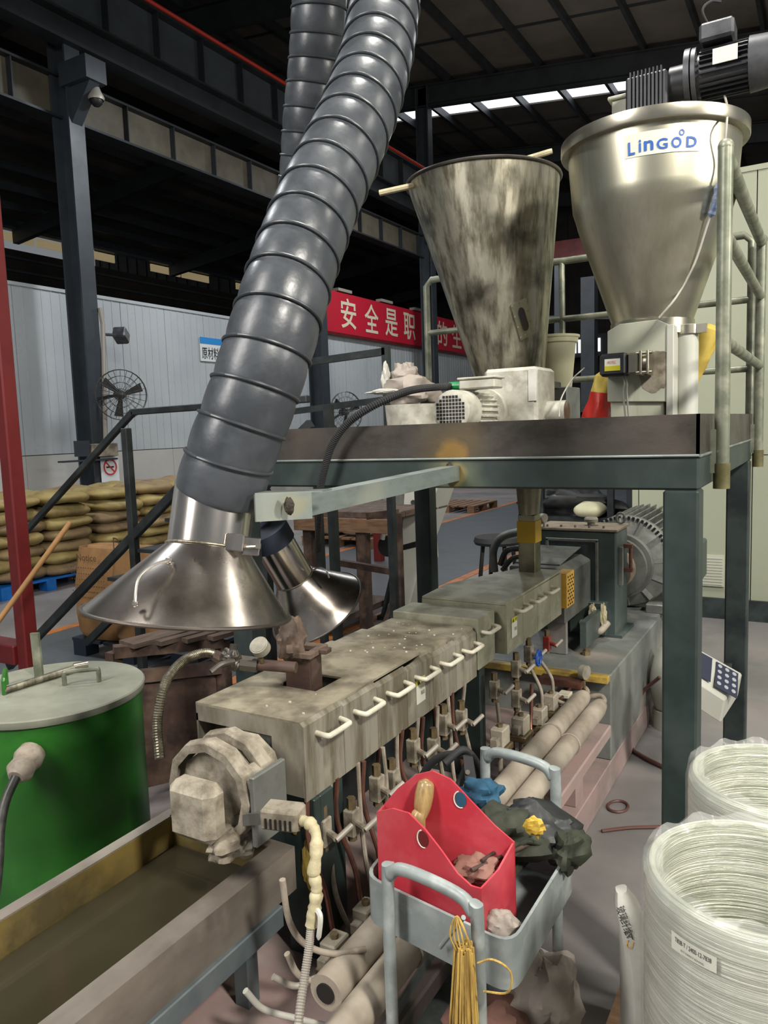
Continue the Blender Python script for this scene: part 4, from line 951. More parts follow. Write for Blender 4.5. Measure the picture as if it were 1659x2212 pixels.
MB().cyl(g0+dv*.012, g0+dv*.0135, .022, n=28).build('dial', 'gauge_white', t)
MB().tube([g0-V3((0, 0, .028)), atd(567, 1432, 2.09)], .007, 10).build('stem', 'brass_dust', t, smooth=True)
P_ = smoothpath([p2, atd(450, 1410, 2.12), atd(405, 1422, 2.1), atd(372, 1452, 2.05), atd(352, 1490, 2.0), atd(340, 1560, 1.98), atd(345, 1640, 1.95)], 26)
t = thing('braided_hose', p2, 'metal-braided hose curving down from the vacuum pipe towards the green tank', 'hose')
MB().tube(P_, [.0135 if i % 2 else .0127 for i in range(len(P_))], 14).build('braid', 'braid', t)
MB().tube([p2, atd(463, 1415, 2.12)], .017, 8).build('coupling', 'brown_rust', t)
# gearbox and drive
GX0, GX1 = -1.36, -.93
t = thing('gearbox', (-1.15, 4.1, .53), 'dark green box gearbox with a filler cap at the rear of the extruder', 'gearbox')
MB().box((GX0, 3.955, .535), (GX1, 4.21, 1.085)).build('case', 'gear_green', t, bevel=.008)
MB().box((GX0-.005, 3.95, 1.085), (GX1+.008, 4.22, 1.10)).build('top_plate', 'dusty_top', t, bevel=.003)
MB().box((GX0-.0, 3.948, .53), (GX1+.03, 4.23, .545)).build('base_flange', 'gear_green', t)
q = MB(); yy = 3.953
for (a, b) in (((GX0+.06, .66), (GX0+.075, 1.04)), ((GX1-.105, .66), (GX1-.09, 1.04)), ((GX0+.06, 1.03), (GX1-.09, 1.045))): q.box((a[0], yy-.012, a[1]), (b[0], yy, b[1]))
q.build('front_frame', 'cast_grey', t, bevel=.002)
c_ = aty(1277, 1130, 4.08)
MB().lathe([(.0, 0), (.02, 0), (.02, .02), (.035, .02), (.037, .035), (.03, .045), (0, .047)], (c_.x, 4.08, 1.10), n=24).build('filler_cap', 'gauge_white', t, smooth=.5)
for k in range(5): x = GX0+.06+k*.075; MB().cyl((x, 3.98, 1.10), (x, 3.98, 1.112), .006, n=6).build('bolt', 'cast_grey', t)
MB().tube([V3((GX1-.02, 4.14, 1.125))+V3((math.cos(a)*.022, 0, math.sin(a)*.028+.012)) for a in [2*math.pi*k/20 for k in range(21)]], .006, 8, False).build('lifting_eye', 'cast_grey', t, smooth=True)
MB().box((GX1+.001, 4.0, .80), (GX1+.02, 4.03, 1.0)).build('side_rib', 'cast_grey', t)
g_ = MB().cyl((GX1+.035, 4.13, .86), (GX1+.035, 4.13, .99), .009, n=10).obox((GX1+.02, 4.13, .86), (.05, .03, .02)).obox((GX1+.02, 4.13, .99), (.05, .03, .02)).build('oil_sight_glass', 'copper', t)
c_ = aty(1175, 1118, 3.97)
MB().cyl(c_-V3((.01, .01, 0)), c_+V3((.012, -.02, 0)), .024, n=24).tube([c_-V3((0, 0, .02)), (c_.x, 3.97, 1.10)], .006, 8).build('dial_gauge', 'gauge_white', t, smooth=True)
t = thing('lantern_housing', (-1.2, 3.8, .56), 'dusty grey tapered coupling housing in front of the gearbox', 'housing')
MB().prism([(-1.34, 3.50, .70), (-1.06, 3.50, .70), (-1.06, 3.50, .94), (-1.11, 3.50, .965), (-1.34, 3.50, .965)], (0, .45, 0)).build('housing', 'cast_grey', t, bevel=.006)
MB().prism([(-1.34, 3.58, .965), (-1.11, 3.58, .965), (-1.11, 3.95, .998), (-1.34, 3.95, .998)], (0, 0, .006)).build('lid', 'cast_grey', t, bevel=.002)
MB().box((-1.17, 3.56, .531), (-1.075, 3.585, .70)).build('support_plate', 'block_paint', t, bevel=.003)
MB().box((-1.02, 3.60, .56), (-.99, 3.9, .69)).build('gusset', 'gear_green', t)
MB().box((-1.16, 3.90, .55), (-.97, 3.953, .72)).build('junction_box', 'gear_green', t, bevel=.003)
MB().tube(smoothpath([(-1.1, 3.9, .61), (-1.04, 3.88, .60), (-.99, 3.84, .585), (-.96, 3.9, .62)]), .017, 12).build('drain_pipe', 'dusty_tube', t, smooth=True)
MB().blob((-.975, 3.872, .66), (.03, .01, .10), 41, .4).blob((-1.03, 3.87, .68), (.03, .01, .07), 43, .4).build('flaking_patch', 'tape_cream', t)
# amber perforated guard
t = thing('terminal_guard', (-1.04, 3.55, .80), 'amber perforated guard plate at the end of the rear cover', 'guard')
X_ = -1.035; y0, y1 = 3.44, 3.56
z0_, z1_ = atx(1212, 1302, X_).z, atx(1212, 1215, X_).z
z0_, z1_ = .79, .955
MB().box((X_-.10, y0, z0_), (X_, y1, z1_)).build('box', 'amber_guard', t, bevel=.002)
for i in range(3):
    for j in range(9): MB().box((X_-.001, y0+.015+i*.032+(.016 if j % 2 else 0), z0_+.01+j*.0165), (X_+.001, y0+.030+i*.032+(.016 if j % 2 else 0), z0_+.018+j*.0165)).build('slot', 'black', t)
# main motor
mc = V3((-1.02, 4.75, .83))
t = thing('main_motor', (-1.02, 5.0, .53), 'large grey ribbed main motor behind the gearbox', 'motor')
R_ = .27
MB().cyl(mc-V3((0, .2, 0)), mc+V3((0, .55, 0)), R_*.86, n=40).build('body', 'motor_grey', t, smooth=True)
f = MB()
for k in range(40):
    a = 2*math.pi*k/40; u = V3((math.cos(a), 0, math.sin(a))); f.bar(mc+u*R_*.9-V3((0, .17, 0)), mc+u*R_*.9+V3((0, .53, 0)), .008, .05, up=tuple(u))
f.build('cooling_fins', 'cast_grey', t)
MB().lathe([(.06, -.26), (R_*.55, -.245), (R_*.80, -.22), (R_*.97, -.20), (R_, -.19), (R_, -.15)], mc, (0, 1, 0), 48).build('end_shield', 'cast_grey', t, smooth=.4)
for k in range(12):
    a = 2*math.pi*k/12+.1; u = V3((math.cos(a), 0, math.sin(a))); MB().bar(mc+u*R_*.5-V3((0, .25, 0)), mc+u*R_*.95-V3((0, .205, 0)), .012, .03).build('shield_rib', 'cast_grey', t)
for k in range(30):
    a = math.pi*.02+math.pi*.96*k/30; u = V3((math.cos(a), 0, math.sin(a)))
    MB().bar(mc+u*R_*.93-V3((0, .215, 0)), mc+u*R_*1.0-V3((0, .215, 0)), .01, .014).build('shield_tooth', 'black', t)
MB().lathe([(.12, -.36), (.185, -.36), (.19, -.35), (.19, -.32), (.12, -.31)], mc, (0, 1, 0), 48).lathe([(.1, -.42), (.165, -.42), (.165, -.38), (.1, -.38)], mc, (0, 1, 0), 48).build('coupling_flange', 'cast_grey', t, smooth=.5)
MB().cyl(mc-V3((0, .55, 0)), mc-V3((0, .26, 0)), .11, n=28).build('coupling_bell', 'dusty_top', t, smooth=True)
MB().box((mc.x+.21, mc.y-.15, .70), (mc.x+.40, mc.y+.2, .93)).build('terminal_box', 'gear_green', t, bevel=.01)
for (x, y) in ((.16, -.22), (.16, .40), (-.2, -.22), (-.2, .40)):
    MB().box((mc.x+x-.03, mc.y+y-.05, .545), (mc.x+x+.11, mc.y+y+.05, .60)).build('foot', 'cast_grey', t, bevel=.006)
MB().box((mc.x-.3, 4.4, .53), (mc.x+.21, 5.5, .548)).build('sole_plate', 'block_paint', t)
# ================================================================ COOLING CIRCUIT
for (x, z, r, y0, y1, lab) in ((-.895, .465, .040, 1.22, 3.20, 'upper of the two long dusty header pipes on the machine bed'), (-.822, .438, .038, 1.10, 3.20, 'lower outer one of the two long dusty header pipes on the machine bed')):
    t = thing('header_pipe', (x, y0, z-r), lab, 'pipe', 'header pipes along the machine bed')
    MB().tube([(x, y0, z), (x, y1-.06, z), (x, y1, z)], [r, r, r*.8], 24).build('pipe', 'header_pipe', t, smooth=.5)
    MB().cyl((x, y0-.004, z), (x, y0, z), r*.55, n=20).build('end_hole', 'black', t)
    for y in (y0+.35, 2.0, 2.75):
        q = MB().tube([(x+r*1.05*math.cos(a), y, z+r*1.05*math.sin(a)) for a in [2*math.pi*k/24 for k in range(25)]], .004, 6, False)
        q.build('clamp_ring', 'dusty_tube', t, smooth=True)
    for y in (1.7, 2.5): MB().box((x-.015, y-.012, .30), (x+.015, y+.012, z-r+.002)).build('support', 'dusty_block', t)
    MB().tube(smoothpath([(x, y1-.01, z), (x+.01, y1+.03, z+.012), (x-.02, y1+.06, z+.02), (x-.10, y1+.05, z+.0)]), .012, 10).build('end_elbow', 'dusty_tube', t, smooth=True)
vg = 'cooling valves under the barrel covers'
def valve(x, y, z, lab, s=1.0):
    t = thing('needle_valve', (x, y, z), lab, 'valve', vg)
    MB().obox((x, y, z), (.032*s, .036*s, .07*s)).build('body', 'dusty_block', t, bevel=.003)
    MB().cyl((x, y, z+.035*s), (x, y, z+.065*s), .012*s, n=6).build('top_nut', 'brass_dust', t)
    MB().cyl((x, y, z-.035*s), (x, y, z-.05*s), .012*s, n=6).build('bottom_nut', 'brass_dust', t)
    MB().tube([(x+.016*s, y, z), (x+.045*s, y-.01, z-.004)], .009*s, 10).build('stem', 'dusty_block', t)
    MB().tube([(x+.045*s, y-.012, z-.008), (x+.062*s, y+.035*s, z+.012*s)], .0075*s, 10).build('lever', 'conduit', t, smooth=True)
    return t
places = [(1.52, .63), (1.64, .60), (1.76, .645), (1.88, .61), (2.0, .66), (2.12, .62), (2.24, .655), (2.36, .63)]
ORD = ['nearest', 'second', 'third', 'fourth', 'fifth', 'sixth', 'seventh', 'farthest']
for i, (y, z) in enumerate(places):
    valve(-1.10+.01*(i % 3), y, z, 'dusty stub-lever valve under the long near cover, '+ORD[i]+' from the die head', 1.05)
for (x, y, z, n) in ((-1.07, 2.62, .66, 'dusty valve beneath the short clean cover'), (-1.05, 2.80, .69, 'dusty valve under the near corner of the rear cover'), (-1.05, 2.95, .71, 'dusty valve under the warning label of the rear cover'), (-1.02, 2.72, .60, 'lower dusty valve between the short and the rear cover')):
    t = valve(x, y, z, n, 1.0)
t = valve(-1.04, 3.16, .70, 'small red valve with a white lever under the rear cover', .9); t['group'] = ''; del t['group']
for c in kids(t):
    if c.name.startswith('body') or c.name.startswith('stem'): c.data.materials.clear(); c.data.materials.append(M['red_valve'])
q = atx(1164, 1421, -.98); 
t = thing('hand_wheel', q, 'blue hand wheel of a small valve beside the red one', 'hand wheel')
MB().tube([q+V3((0, .026*math.cos(a), .030*math.sin(a))) for a in [2*math.pi*k/24 for k in range(25)]], .006, 8, False).build('wheel_rim', 'blue_knob', t, smooth=True)
sp = MB()
for k in range(5): a = 2*math.pi*k/5; sp.bar(q, q+V3((0, .026*math.cos(a), .03*math.sin(a))), .007)
sp.cyl(q-V3((.02, 0, 0)), q+V3((.006, 0, 0)), .008).build('spokes', 'blue_knob', t)
# copper and dusty tubes dropping to the bed
rn = random.Random(12)
for i, (y, z) in enumerate(places):
    x = -1.10+.01*(i % 3)
    for s_, mm in ((-.03, 'copper'), (.035, 'dusty_tube')):
        pts = [(x-.01, y+s_*1.6, .74), (x-.01+rn.uniform(-.01, .01), y+s_*1.6, .62), (x+.015, y+s_+rn.uniform(-.02, .02), .48), (x+.02+rn.uniform(0, .03), y+s_, .38), (x+.06, y+s_+.02, .312)]
        solo(MB().tube(smoothpath(pts, 5), .007, 8), 'copper_tube' if mm == 'copper' else 'water_tube', mm, ('thin copper tube' if mm == 'copper' else 'thin dusty water tube')+' dropping behind the '+ORD[i]+' valve under the long near cover', 'tube', ('copper tubes' if mm == 'copper' else 'dusty tubes')+' under the long near cover', smooth=True)
for i, pts in enumerate([
    [(-1.06, 2.62, .61), (-1.05, 2.62, .50), (-1.04, 2.60, .42), (-1.0, 2.56, .37), (-.96, 2.5, .345)],
    [(-1.05, 2.80, .64), (-1.04, 2.80, .52), (-1.03, 2.78, .43), (-.99, 2.74, .40), (-.93, 2.72, .39)],
    [(-1.02, 2.72, .55), (-1.03, 2.70, .46), (-1.01, 2.66, .38), (-.97, 2.6, .35)],
    [(-1.05, 2.95, .66), (-1.0, 2.95, .56), (-.99, 2.94, .47), (-.95, 2.92, .43), (-.90, 2.92, .425)],
    [(-1.0, 2.84, .62), (-1.0, 2.83, .52), (-.99, 2.80, .44), (-.94, 2.78, .42)],
    [(-1.04, 3.05, .66), (-.99, 3.06, .58), (-.98, 3.06, .50), (-.93, 3.05, .48), (-.88, 3.06, .48)]]):
    mm = 'copper' if i in (2, 4) else 'dusty_tube'
    ks = ['outermost left bent tube under the short clean cover', 'bent tube under the near corner of the rear cover', 'copper bent tube low between the pedestal and the rear cover', 'bent tube beneath the rear cover warning label', 'copper bent tube under the rear cover', 'bent tube running right from the hand wheel']
    solo(MB().tube(smoothpath(pts, 6), .0075, 10), 'bent_tube', mm, ks[i], 'tube', smooth=True)
# solenoids and small blocks between the covers and the pipes
def solenoid(p, lab, s=1.0):
    t = thing('solenoid_valve', (p[0], p[1], .30), lab, 'valve', 'solenoid valves on the machine bed'); x, y, z = p
    MB().box((x-.03*s, y-.04*s, z-.055), (x+.03*s, y+.04*s, z-.03)).build('brass_body', 'brass_dust', t, bevel=.004)
    MB().tube([(x, y, .30), (x, y, z-.05)], .009, 10).build('riser', 'dusty_tube', t)
    MB().box((x-.022*s, y-.03*s, z-.03), (x+.022*s, y+.03*s, z+.03*s)).build('coil', 'handle_dusty', t, bevel=.004)
    MB().cyl((x, y, z+.03*s), (x, y, z+.04*s), .01*s, n=6).build('nut', 'brass_dust', t)
    MB().box((x-.012*s, y-.055*s, z-.02), (x+.012*s, y-.03*s, z+.01)).build('plug', 'dusty_block', t, bevel=.002)
    return t
for (px, py, z, l_) in ((1125, 1565, .36, 'dusty solenoid valve on the bed nearest the trolley hoop'), (1165, 1545, .38, 'second dusty solenoid valve right of the first'), (1190, 1515, .40, 'tall dusty solenoid valve beside the upper header pipe'), (1080, 1440+150, .36, 'dusty solenoid valve low beside the green pedestal')):
    q = atx(px, py, -.985); solenoid((q.x, q.y, q.z), l_, 1.15)
for k, y in enumerate((1.45, 1.60, 1.75, 1.92)):
    solenoid((-1.03, y, .37), ('nearest', 'second', 'third', 'farthest')[k]+' of four dusty solenoid valves on the bed behind the red tool bin', 1.1)
q = atx(1262, 1452, -.90)
t = thing('round_gauge', q, 'pale round knob gauge standing above the ends of the header pipes', 'gauge')
MB().cyl(q-V3((.012, -.004, 0)), q+V3((.012, -.004, 0)), .032, n=28).build('case', 'gauge_white', t, smooth=.5)
MB().tube([q-V3((0, 0, .03)), q-V3((0, 0, .075))], .006, 10).build('stem', 'brass_dust', t)
MB().box((-1.09, 3.19, .50), (-.90, 3.25, .53)).build('x', 'copper')
o = bpy.data.objects['x']; o.name = 'mounting_rail'; o['label'] = 'rusty flat rail lying in front of the raised block'; o['category'] = 'rail'
q = atx(1220, 1500, -.95)
t = thing('small_manifold', q, 'small pale brass manifold left of the round knob gauge', 'manifold')
MB().obox(q, (.05, .06, .016)).obox(q-V3((0, 0, .03)), (.012, .012, .05)).obox(q-V3((0, 0, .05)), (.03, .03, .012)).build('body', 'handle_white', t, bevel=.002)
MB().tube([q-V3((0, .06, 0)), q+V3((0.0, .09, 0))], .006, 8).build('cross_tube', 'copper', t)
MB().tube([q-V3((0, 0, .05)), (q.x, q.y, .30)], .005, 8).build('stand_tube', 'dusty_tube', t)
# cables and hoses in the dark between pipes and bed
for i, pts in enumerate([[(990, 1700), (1010, 1640), (970, 1630), (930, 1650), (900, 1700)], [(960, 1650), (1000, 1620), (1030, 1650), (1040, 1700)], [(610, 1900), (625, 1990), (660, 2040), (720, 2060), (790, 2050)], [(590, 2110), (640, 2130), (700, 2110), (760, 2150)], [(530, 2140), (570, 2180), (640, 2200), (700, 2215)], [(620, 2060), (650, 2110), (720, 2130), (800, 2170)]]):
    k = 1.9 if i < 2 else 1.62
    P_ = [atd(px, py, k+.02*j) for j, (px, py) in enumerate(pts)]
    lb = ['black rubber hose loop beside the trolley', 'second dark hose loop under the trolley hoop', 'grey cable sagging beside the taped conduit', 'thin grey hose below the trough channel', 'grey hose at the bottom edge under the trough', 'tan cable running under the header pipe ends'][i]
    solo(MB().tube(smoothpath(P_, 8), .010 if i < 2 else .007, 10), 'loose_hose', 'rubber' if i < 2 else ('dusty_tube', 'conduit', 'cable_white', 'header_pipe')[i-2], lb, 'hose', smooth=True)
# ================================================================ DIE HEAD
t = thing('die_head', (-1.27, 1.3, .62), 'dusty clamped die head at the near end of the extruder', 'die head')
MB().cyl((-1.26, 1.44, .80), (-1.26, 1.30, .80), .10, n=10).build('adapter', 'dusty_block', t)
for y in (1.37, 1.30):
    MB().lathe([(.105, -.02), (.128, -.02), (.132, 0), (.128, .022), (.105, .022)], (-1.26, y, .80), (0, 1, 0), 12).build('clamp_ring', 'dusty_block', t, bevel=.002)
MB().obox((-1.155, 1.33, .845), (.06, .08, .03), Matrix.Rotation(.5, 3, 'Y')).build('clamp_lug', 'dusty_block', t, bevel=.004)
MB().box((-1.33, 1.21, .71), (-1.19, 1.28, .85)).build('die_block', 'dusty_block', t, bevel=.02)
MB().box((-1.13, 1.28, .70), (-1.115, 1.40, .87)).build('side_plate', 'cast_grey', t, bevel=.003)
MB().blob((-1.20, 1.29, .69), (.10, .12, .06), 9, .3).build('caked_residue', 'dusty_block', t, smooth=True)
q = atd(612, 1762, 1.62)
t = thing('heater_box', q, 'dusty slotted heater terminal box between the die head and the taped cable', 'terminal box')
RB = Matrix.Rotation(.25, 3, 'Z')
MB().obox(q, (.085, .055, .045), RB).build('cover', 'dusty_block', t, bevel=.005)
for k in range(6): MB().obox(q+RB@V3((-.028+.011*k, -.0285, -.006)), (.004, .003, .022), RB).build('slot', 'black', t)
MB().bar(q, (-1.19, 1.31, .74), .025).build('mount', 'cast_grey', t)
T_ = [atd(px, py, k) for px, py, k in ((650, 1772, 1.60), (668, 1778, 1.58), (682, 1800, 1.57), (683, 1845, 1.56), (678, 1885, 1.56), (684, 1920, 1.56), (680, 1960, 1.56), (672, 2000, 1.56))]
t = thing('taped_cable', T_[0], 'cream-taped cable bundle hanging from the heater box into a ribbed conduit', 'cable')
P_ = smoothpath(T_, 6); rn = random.Random(4)
MB().tube(P_, [.012+rn.uniform(-.002, .003) for _ in P_], 12).build('taped_bundle', 'tape_cream', t, smooth=True)
P_ = smoothpath([T_[-1], atd(667, 2050, 1.55), atd(658, 2110, 1.53), atd(648, 2180, 1.5), atd(640, 2260, 1.47)], 22)
MB().tube(P_, [.0095 if i % 2 else .0080 for i in range(len(P_))], 12).build('ribbed_conduit', 'conduit', t)
MB().tube(smoothpath([T_[6], atd(692, 1980, 1.54), atd(688, 2030, 1.55)]), [.006]*12+[.002], 6).build('loose_tape', 'white_bag', t, smooth=True)
# ================================================================ WATER TROUGH
TX0, TX1, TZ = -1.575, -1.14, .61
t = thing('water_trough', (-1.36, .6, .5), 'long grimy steel cooling trough running from the die head to the lower left', 'trough')
MB().box((TX0+.03, -1.2, .47), (TX0+.036, 1.43, TZ)).box((TX1-.06, -1.2, .47), (TX1-.054, 1.43, TZ)).box((TX0+.03, 1.424, .47), (TX1-.055, 1.43, TZ)).build('inner_wall', 'trough_inner', t)
MB().box((TX0+.03, -1.2, .465), (TX1-.055, 1.43, .472)).build('bottom', 'trough_inner', t)
MB().box((TX0, -1.2, TZ), (TX0+.035, 1.45, TZ+.004)).box((TX1-.06, -1.2, TZ), (TX1, 1.45, TZ+.004)).box((TX0+.03, 1.42, TZ), (TX1-.06, 1.45, TZ+.004)).build('rim', 'trough_steel', t)
MB().box((TX1-.004, -1.2, .50), (TX1, 1.45, TZ)).box((TX0, -1.2, .50), (TX0+.004, 1.45, TZ)).build('side_panel', 'trough_steel', t)
MB().prism([(TX1-.05, -1.2, .445), (TX1+.012, -1.2, .445), (TX1+.012, -1.2, .50), (TX1-.0, -1.2, .50), (TX1-.05, -1.2, .50)], (0, 2.58, 0)).build('side_channel', 'channel_blue', t, bevel=.003)
MB().prism([(TX0, -1.2, .445), (TX0+.05, -1.2, .445), (TX0+.05, -1.2, .465), (TX0, -1.2, .50)], (0, 2.58, 0)).build('side_channel', 'channel_blue', t)
MB().box((TX0+.05, -1.1, .5), (TX1-.07, 1.42, .535)).build('water', 'water', t)
for y in (1.28, .2, -.9):
    for x in (TX0+.04, TX1-.03): MB().box((x-.02, y-.02, 0), (x+.02, y+.02, .445)).build('leg', 'channel_blue', t)
q = atd(490, 2160, 1.35)
MB().cyl((TX1-.03, .98, .445), (TX1-.03, .98, .30), .022, .026, 20).cyl((TX1-.03, .98, .36), (TX1-.03, .98, .34), .036, n=20).build('drain_fitting', 'white_casing', t, smooth=.5)
# ================================================================ GREEN TANK
tc = atd(108, 1492, 2.6); R_ = .305
t = thing('mixing_tank', (tc.x, tc.y, 0), 'green cylindrical tank with a flat grey lid at the left edge', 'tank')
zt = .80
MB().lathe([(0, .02), (R_-.01, .02), (R_-.01, zt-.01), (0, zt-.01)], (tc.x, tc.y, 0), n=64).build('body', 'tank_green', t, smooth=.5)
MB().lathe([(0, zt-.01), (R_, zt-.01), (R_+.004, zt), (R_+.004, zt+.012), (R_, zt+.016), (0, zt+.018)], (tc.x, tc.y, 0), n=64).build('lid', 'tank_lid', t, smooth=.5)
zl_ = zt+.018
def lb(px, py, h=0): q = atz(px, py, zl_+.0); return V3((q.x, q.y, zl_+h))
a, b = lb(90, 1475), lb(208, 1470)
def hnd(p, q, h=.05): return MB().tube(smoothpath([p, p+V3((0, 0, h*.9)), p+(q-p)*.06+V3((0, 0, h)), q+(p-q)*.06+V3((0, 0, h)), q+V3((0, 0, h*.9)), q], 3), .008, 8)
hnd(lb(140, 1480), lb(214, 1472), .045).build('lid_handle', 'pipe_green', t, smooth=True)
hnd(lb(10, 1500), lb(14, 1478), .05).build('lid_handle', 'tank_green', t, smooth=True)
MB().tube([lb(8, 1500, .012), lb(180, 1446, .014)], .012, 10).build('lid_bar', 'old_steel', t, smooth=True)
MB().tube([lb(160, 1452, .02), lb(190, 1446, .02)], .013, 10).build('bar_tip', 'rim_steel', t, smooth=True)
MB().bar(lb(85, 1462, 0), lb(83, 1462, .16), .012, .03).build('lid_bracket', 'pipe_green', t)
q = atd(60, 1640, 2.30)
t = thing('air_nozzle', q, 'grey threaded coupling with a dark hose in front of the green tank', 'coupling')
d_ = (atd(20, 1700, 2.2)-q).normalized()
MB().tube([q-d_*.03, q, q+d_*.02, q+d_*.05, q+d_*.075], [.040, .044, .036, .040, .022], 20).build('coupling', 'dusty_tube', t, smooth=True)
MB().tube(smoothpath([q+d_*.07, atd(12, 1730, 2.2), atd(0, 1790, 2.15), atd(-5, 1880, 2.1), atd(-20, 2000, 2.05)]), .014, 12).build('hose', 'conduit_dark', t, smooth=True)
# ================================================================ LEFT BACKGROUND
p = atd(38, 1150, 4.15)
t = thing('steel_gantry', (p.x, p.y, 0), 'dark red painted steel frame post with a low crossbeam at the left edge', 'frame')
MB().box((p.x-.042, p.y-.042, .02), (p.x+.042, p.y+.042, 3.1)).build('post', 'red_steel', t, bevel=.008)
zb = atd(60, 1425, 4.1).z
MB().box((p.x-1.6, p.y-.06, zb-.06), (p.x-.042, p.y+.06, zb+.05)).build('crossbeam', 'red_steel', t, bevel=.006)
MB().box((p.x-.12, p.y-.12, 0), (p.x+.12, p.y+.12, .02)).build('foot_plate', 'red_steel', t)
solo(MB().tube([atd(-30, 1378, 3.6), atd(152, 1128, 3.75)], .013, 10), 'wooden_pole', 'kraft_brown', 'brown wooden pole leaning across the red post', 'pole', smooth=True)
# pallets and sacks
def pallet(cx, cy, m, lab, rot=0, grp=None, dz=0):
    t = thing('pallet', (cx, cy, dz), lab, 'pallet', grp)
    for k in range(7): MB().box((cx-.6+k*.175, cy-.6, dz+.115), (cx-.6+k*.175+.14, cy+.6, dz+.14)).build('deck_slat', m, t)
    for y in (-.54, 0, .54):
        for x in (-.52, 0, .52): MB().box((cx+x-.07, cy+y-.06, dz), (cx+x+.07, cy+y+.06, dz+.115)).build('block', m, t)
    return t
rn = random.Random(3)
protos = [MB().pillow((0, 0, 0), (.66, .64, .165), sd=k, lump=.13, nu=26, nv=12).build('p', 'kraft' if k % 3 else 'kraft_dusty', smooth=True) for k in range(8)]
stacks = [(-8.02, 4.00, 'behind the red post'), (-8.02, 5.36, 'left of the stair post'), (-8.02, 6.72, 'left of the front hood'), (-8.02, 8.08, 'farthest behind the hood')]
first = True
for si, (cx, cy, w_) in enumerate(stacks):
    pallet(cx, cy, 'blue_plastic', 'blue plastic pallet under the sack stack '+w_, grp='blue pallets under the sacks')
    for L_ in range(7):
        for ix in (0, 1):
            for iy in (0, 1):
                pr = protos[rn.randrange(8)]; o = pr.copy(); C.objects.link(o); o.name = 'kraft_sack'
                top = .03*rn.random() if L_ == 6 else 0
                o.location = (cx+(-.31 if ix == 0 else .31)+rn.uniform(-.03, .05), cy+(-.31+.62*iy)+rn.uniform(-.03, .03), .14+.07+L_*.128+top)
                o.rotation_euler = (rn.uniform(-.05, .05), rn.uniform(-.05, .05), rn.uniform(-.15, .15)+(math.pi if rn.random() < .5 else 0))
                o['label'] = 'kraft sack, '+('bottom', 'second', 'third', 'fourth', 'fifth', 'sixth', 'top')[L_]+' layer, '+('back', 'front')[ix]+' '+('left', 'right')[iy]+', stack '+w_; o['category'] = 'sack'; o['group'] = 'kraft sacks on the blue pallets'
for pr in protos: bpy.data.objects.remove(pr)
# upright brown bags
pf = atz(205, 1425, .14)
pf = V3((-4.75, 3.98, 0))
pallet(-4.42, 4.36, 'navy_plastic', 'dark navy pallet under the upright brown paper bags')
for i, (px, lab) in enumerate(((205, 'upright brown paper bag with printed notice lines, left of the pair'), (285, 'upright brown paper bag with large dark code, right of the pair'))):
    b0 = aty(px, 1420, 3.75); top = aty(px, 1195, 3.75)
    t = thing('paper_bag', (b0.x, 3.95, .14), lab, 'bag', 'upright brown paper bags')
    W = .245; q = MB(); n = 20; V = []; rr = random.Random(i)
    zs_ = [.142, .2, .35, .55, .72, .84, top.z-.02, top.z+.02]
    for j, z in enumerate(zs_):
        f = [.95, 1.02, 1, 1.03, 1, .97, .94, .9][j]; dd = [.15, .19, .2, .19, .17, .13, .07, .03][j]
        for k in range(n):
            a = 2*math.pi*k/n; sg = lambda v, e: math.copysign(abs(v)**e, v)
            V.append((b0.x+W*f*sg(math.cos(a), .5)*(1+.02*math.sin(j*3+k)), 3.95+dd*sg(math.sin(a), .6)+.01*math.sin(k*2+j*2), z))
    q.raw(V, [(j*n+k, j*n+(k+1) % n, (j+1)*n+(k+1) % n, (j+1)*n+k) for j in range(len(zs_)-1) for k in range(n)]+[tuple(range(n)), tuple((len(zs_)-1)*n+k for k in range(n))])
    q.build('bag', 'kraft_brown', t, smooth=True)
    pm = lambda z: plane_map((b0.x, 3.742, z), (1, 0, 0), (0, 0, 1))
    if i == 0:
        textmesh('lettering', 'Notice', pm(.78), 'kraft_ink', t, .05, .22)
        for k in range(6): textmesh('lettering', ('no hooks keep dry', 'store in cool area', 'do not stack high', 'close after use', 'handle with care', 'keep bag closed')[k] if 0 else '- '*14, pm(.70-.045*k), 'kraft_ink', t, .008, .36)
        textmesh('lettering', 'Net: 25kg', pm(.33), 'kraft_ink', t, .045, .24)
    else: textmesh('lettering', 'D-34', pm(.90), 'kraft_ink', t, .09, .20)
# dark red-brown cart frame behind the tank
t = thing('cart_frame', (-3.1, 2.9, 0), 'rusty dark red low cart frame below the front hood', 'cart')
a = atd(245, 1408, 3.3); b = atd(480, 1385, 3.5)
MB().bar(a, b, .06, .05).build('top_beam', 'brown_rust', t); MB().bar(a-V3((0, 0, .12)), b-V3((0, 0, .12)), .05).build('lower_beam', 'brown_rust', t)
for q in (a, b): MB().bar(q, (q.x, q.y, 0), .05).build('leg', 'brown_rust', t)
MB().prism([a+V3((.03, .03, -.16)), b+V3((0, .03, -.16)), V3((b.x, b.y+.03, .1)), V3((a.x+.03, a.y+.03, .1))], (0, .02, 0)).build('side_panel', 'brown_rust', t)  # closing panel added to darken the space below the front hood
for k in range(4): c = a+(b-a)*(.15+.24*k); MB().bar(c+V3((0, -.02, .03)), c+V3((.1, .5, .03)), .12, .02).build('slat', 'wood_dark', t)
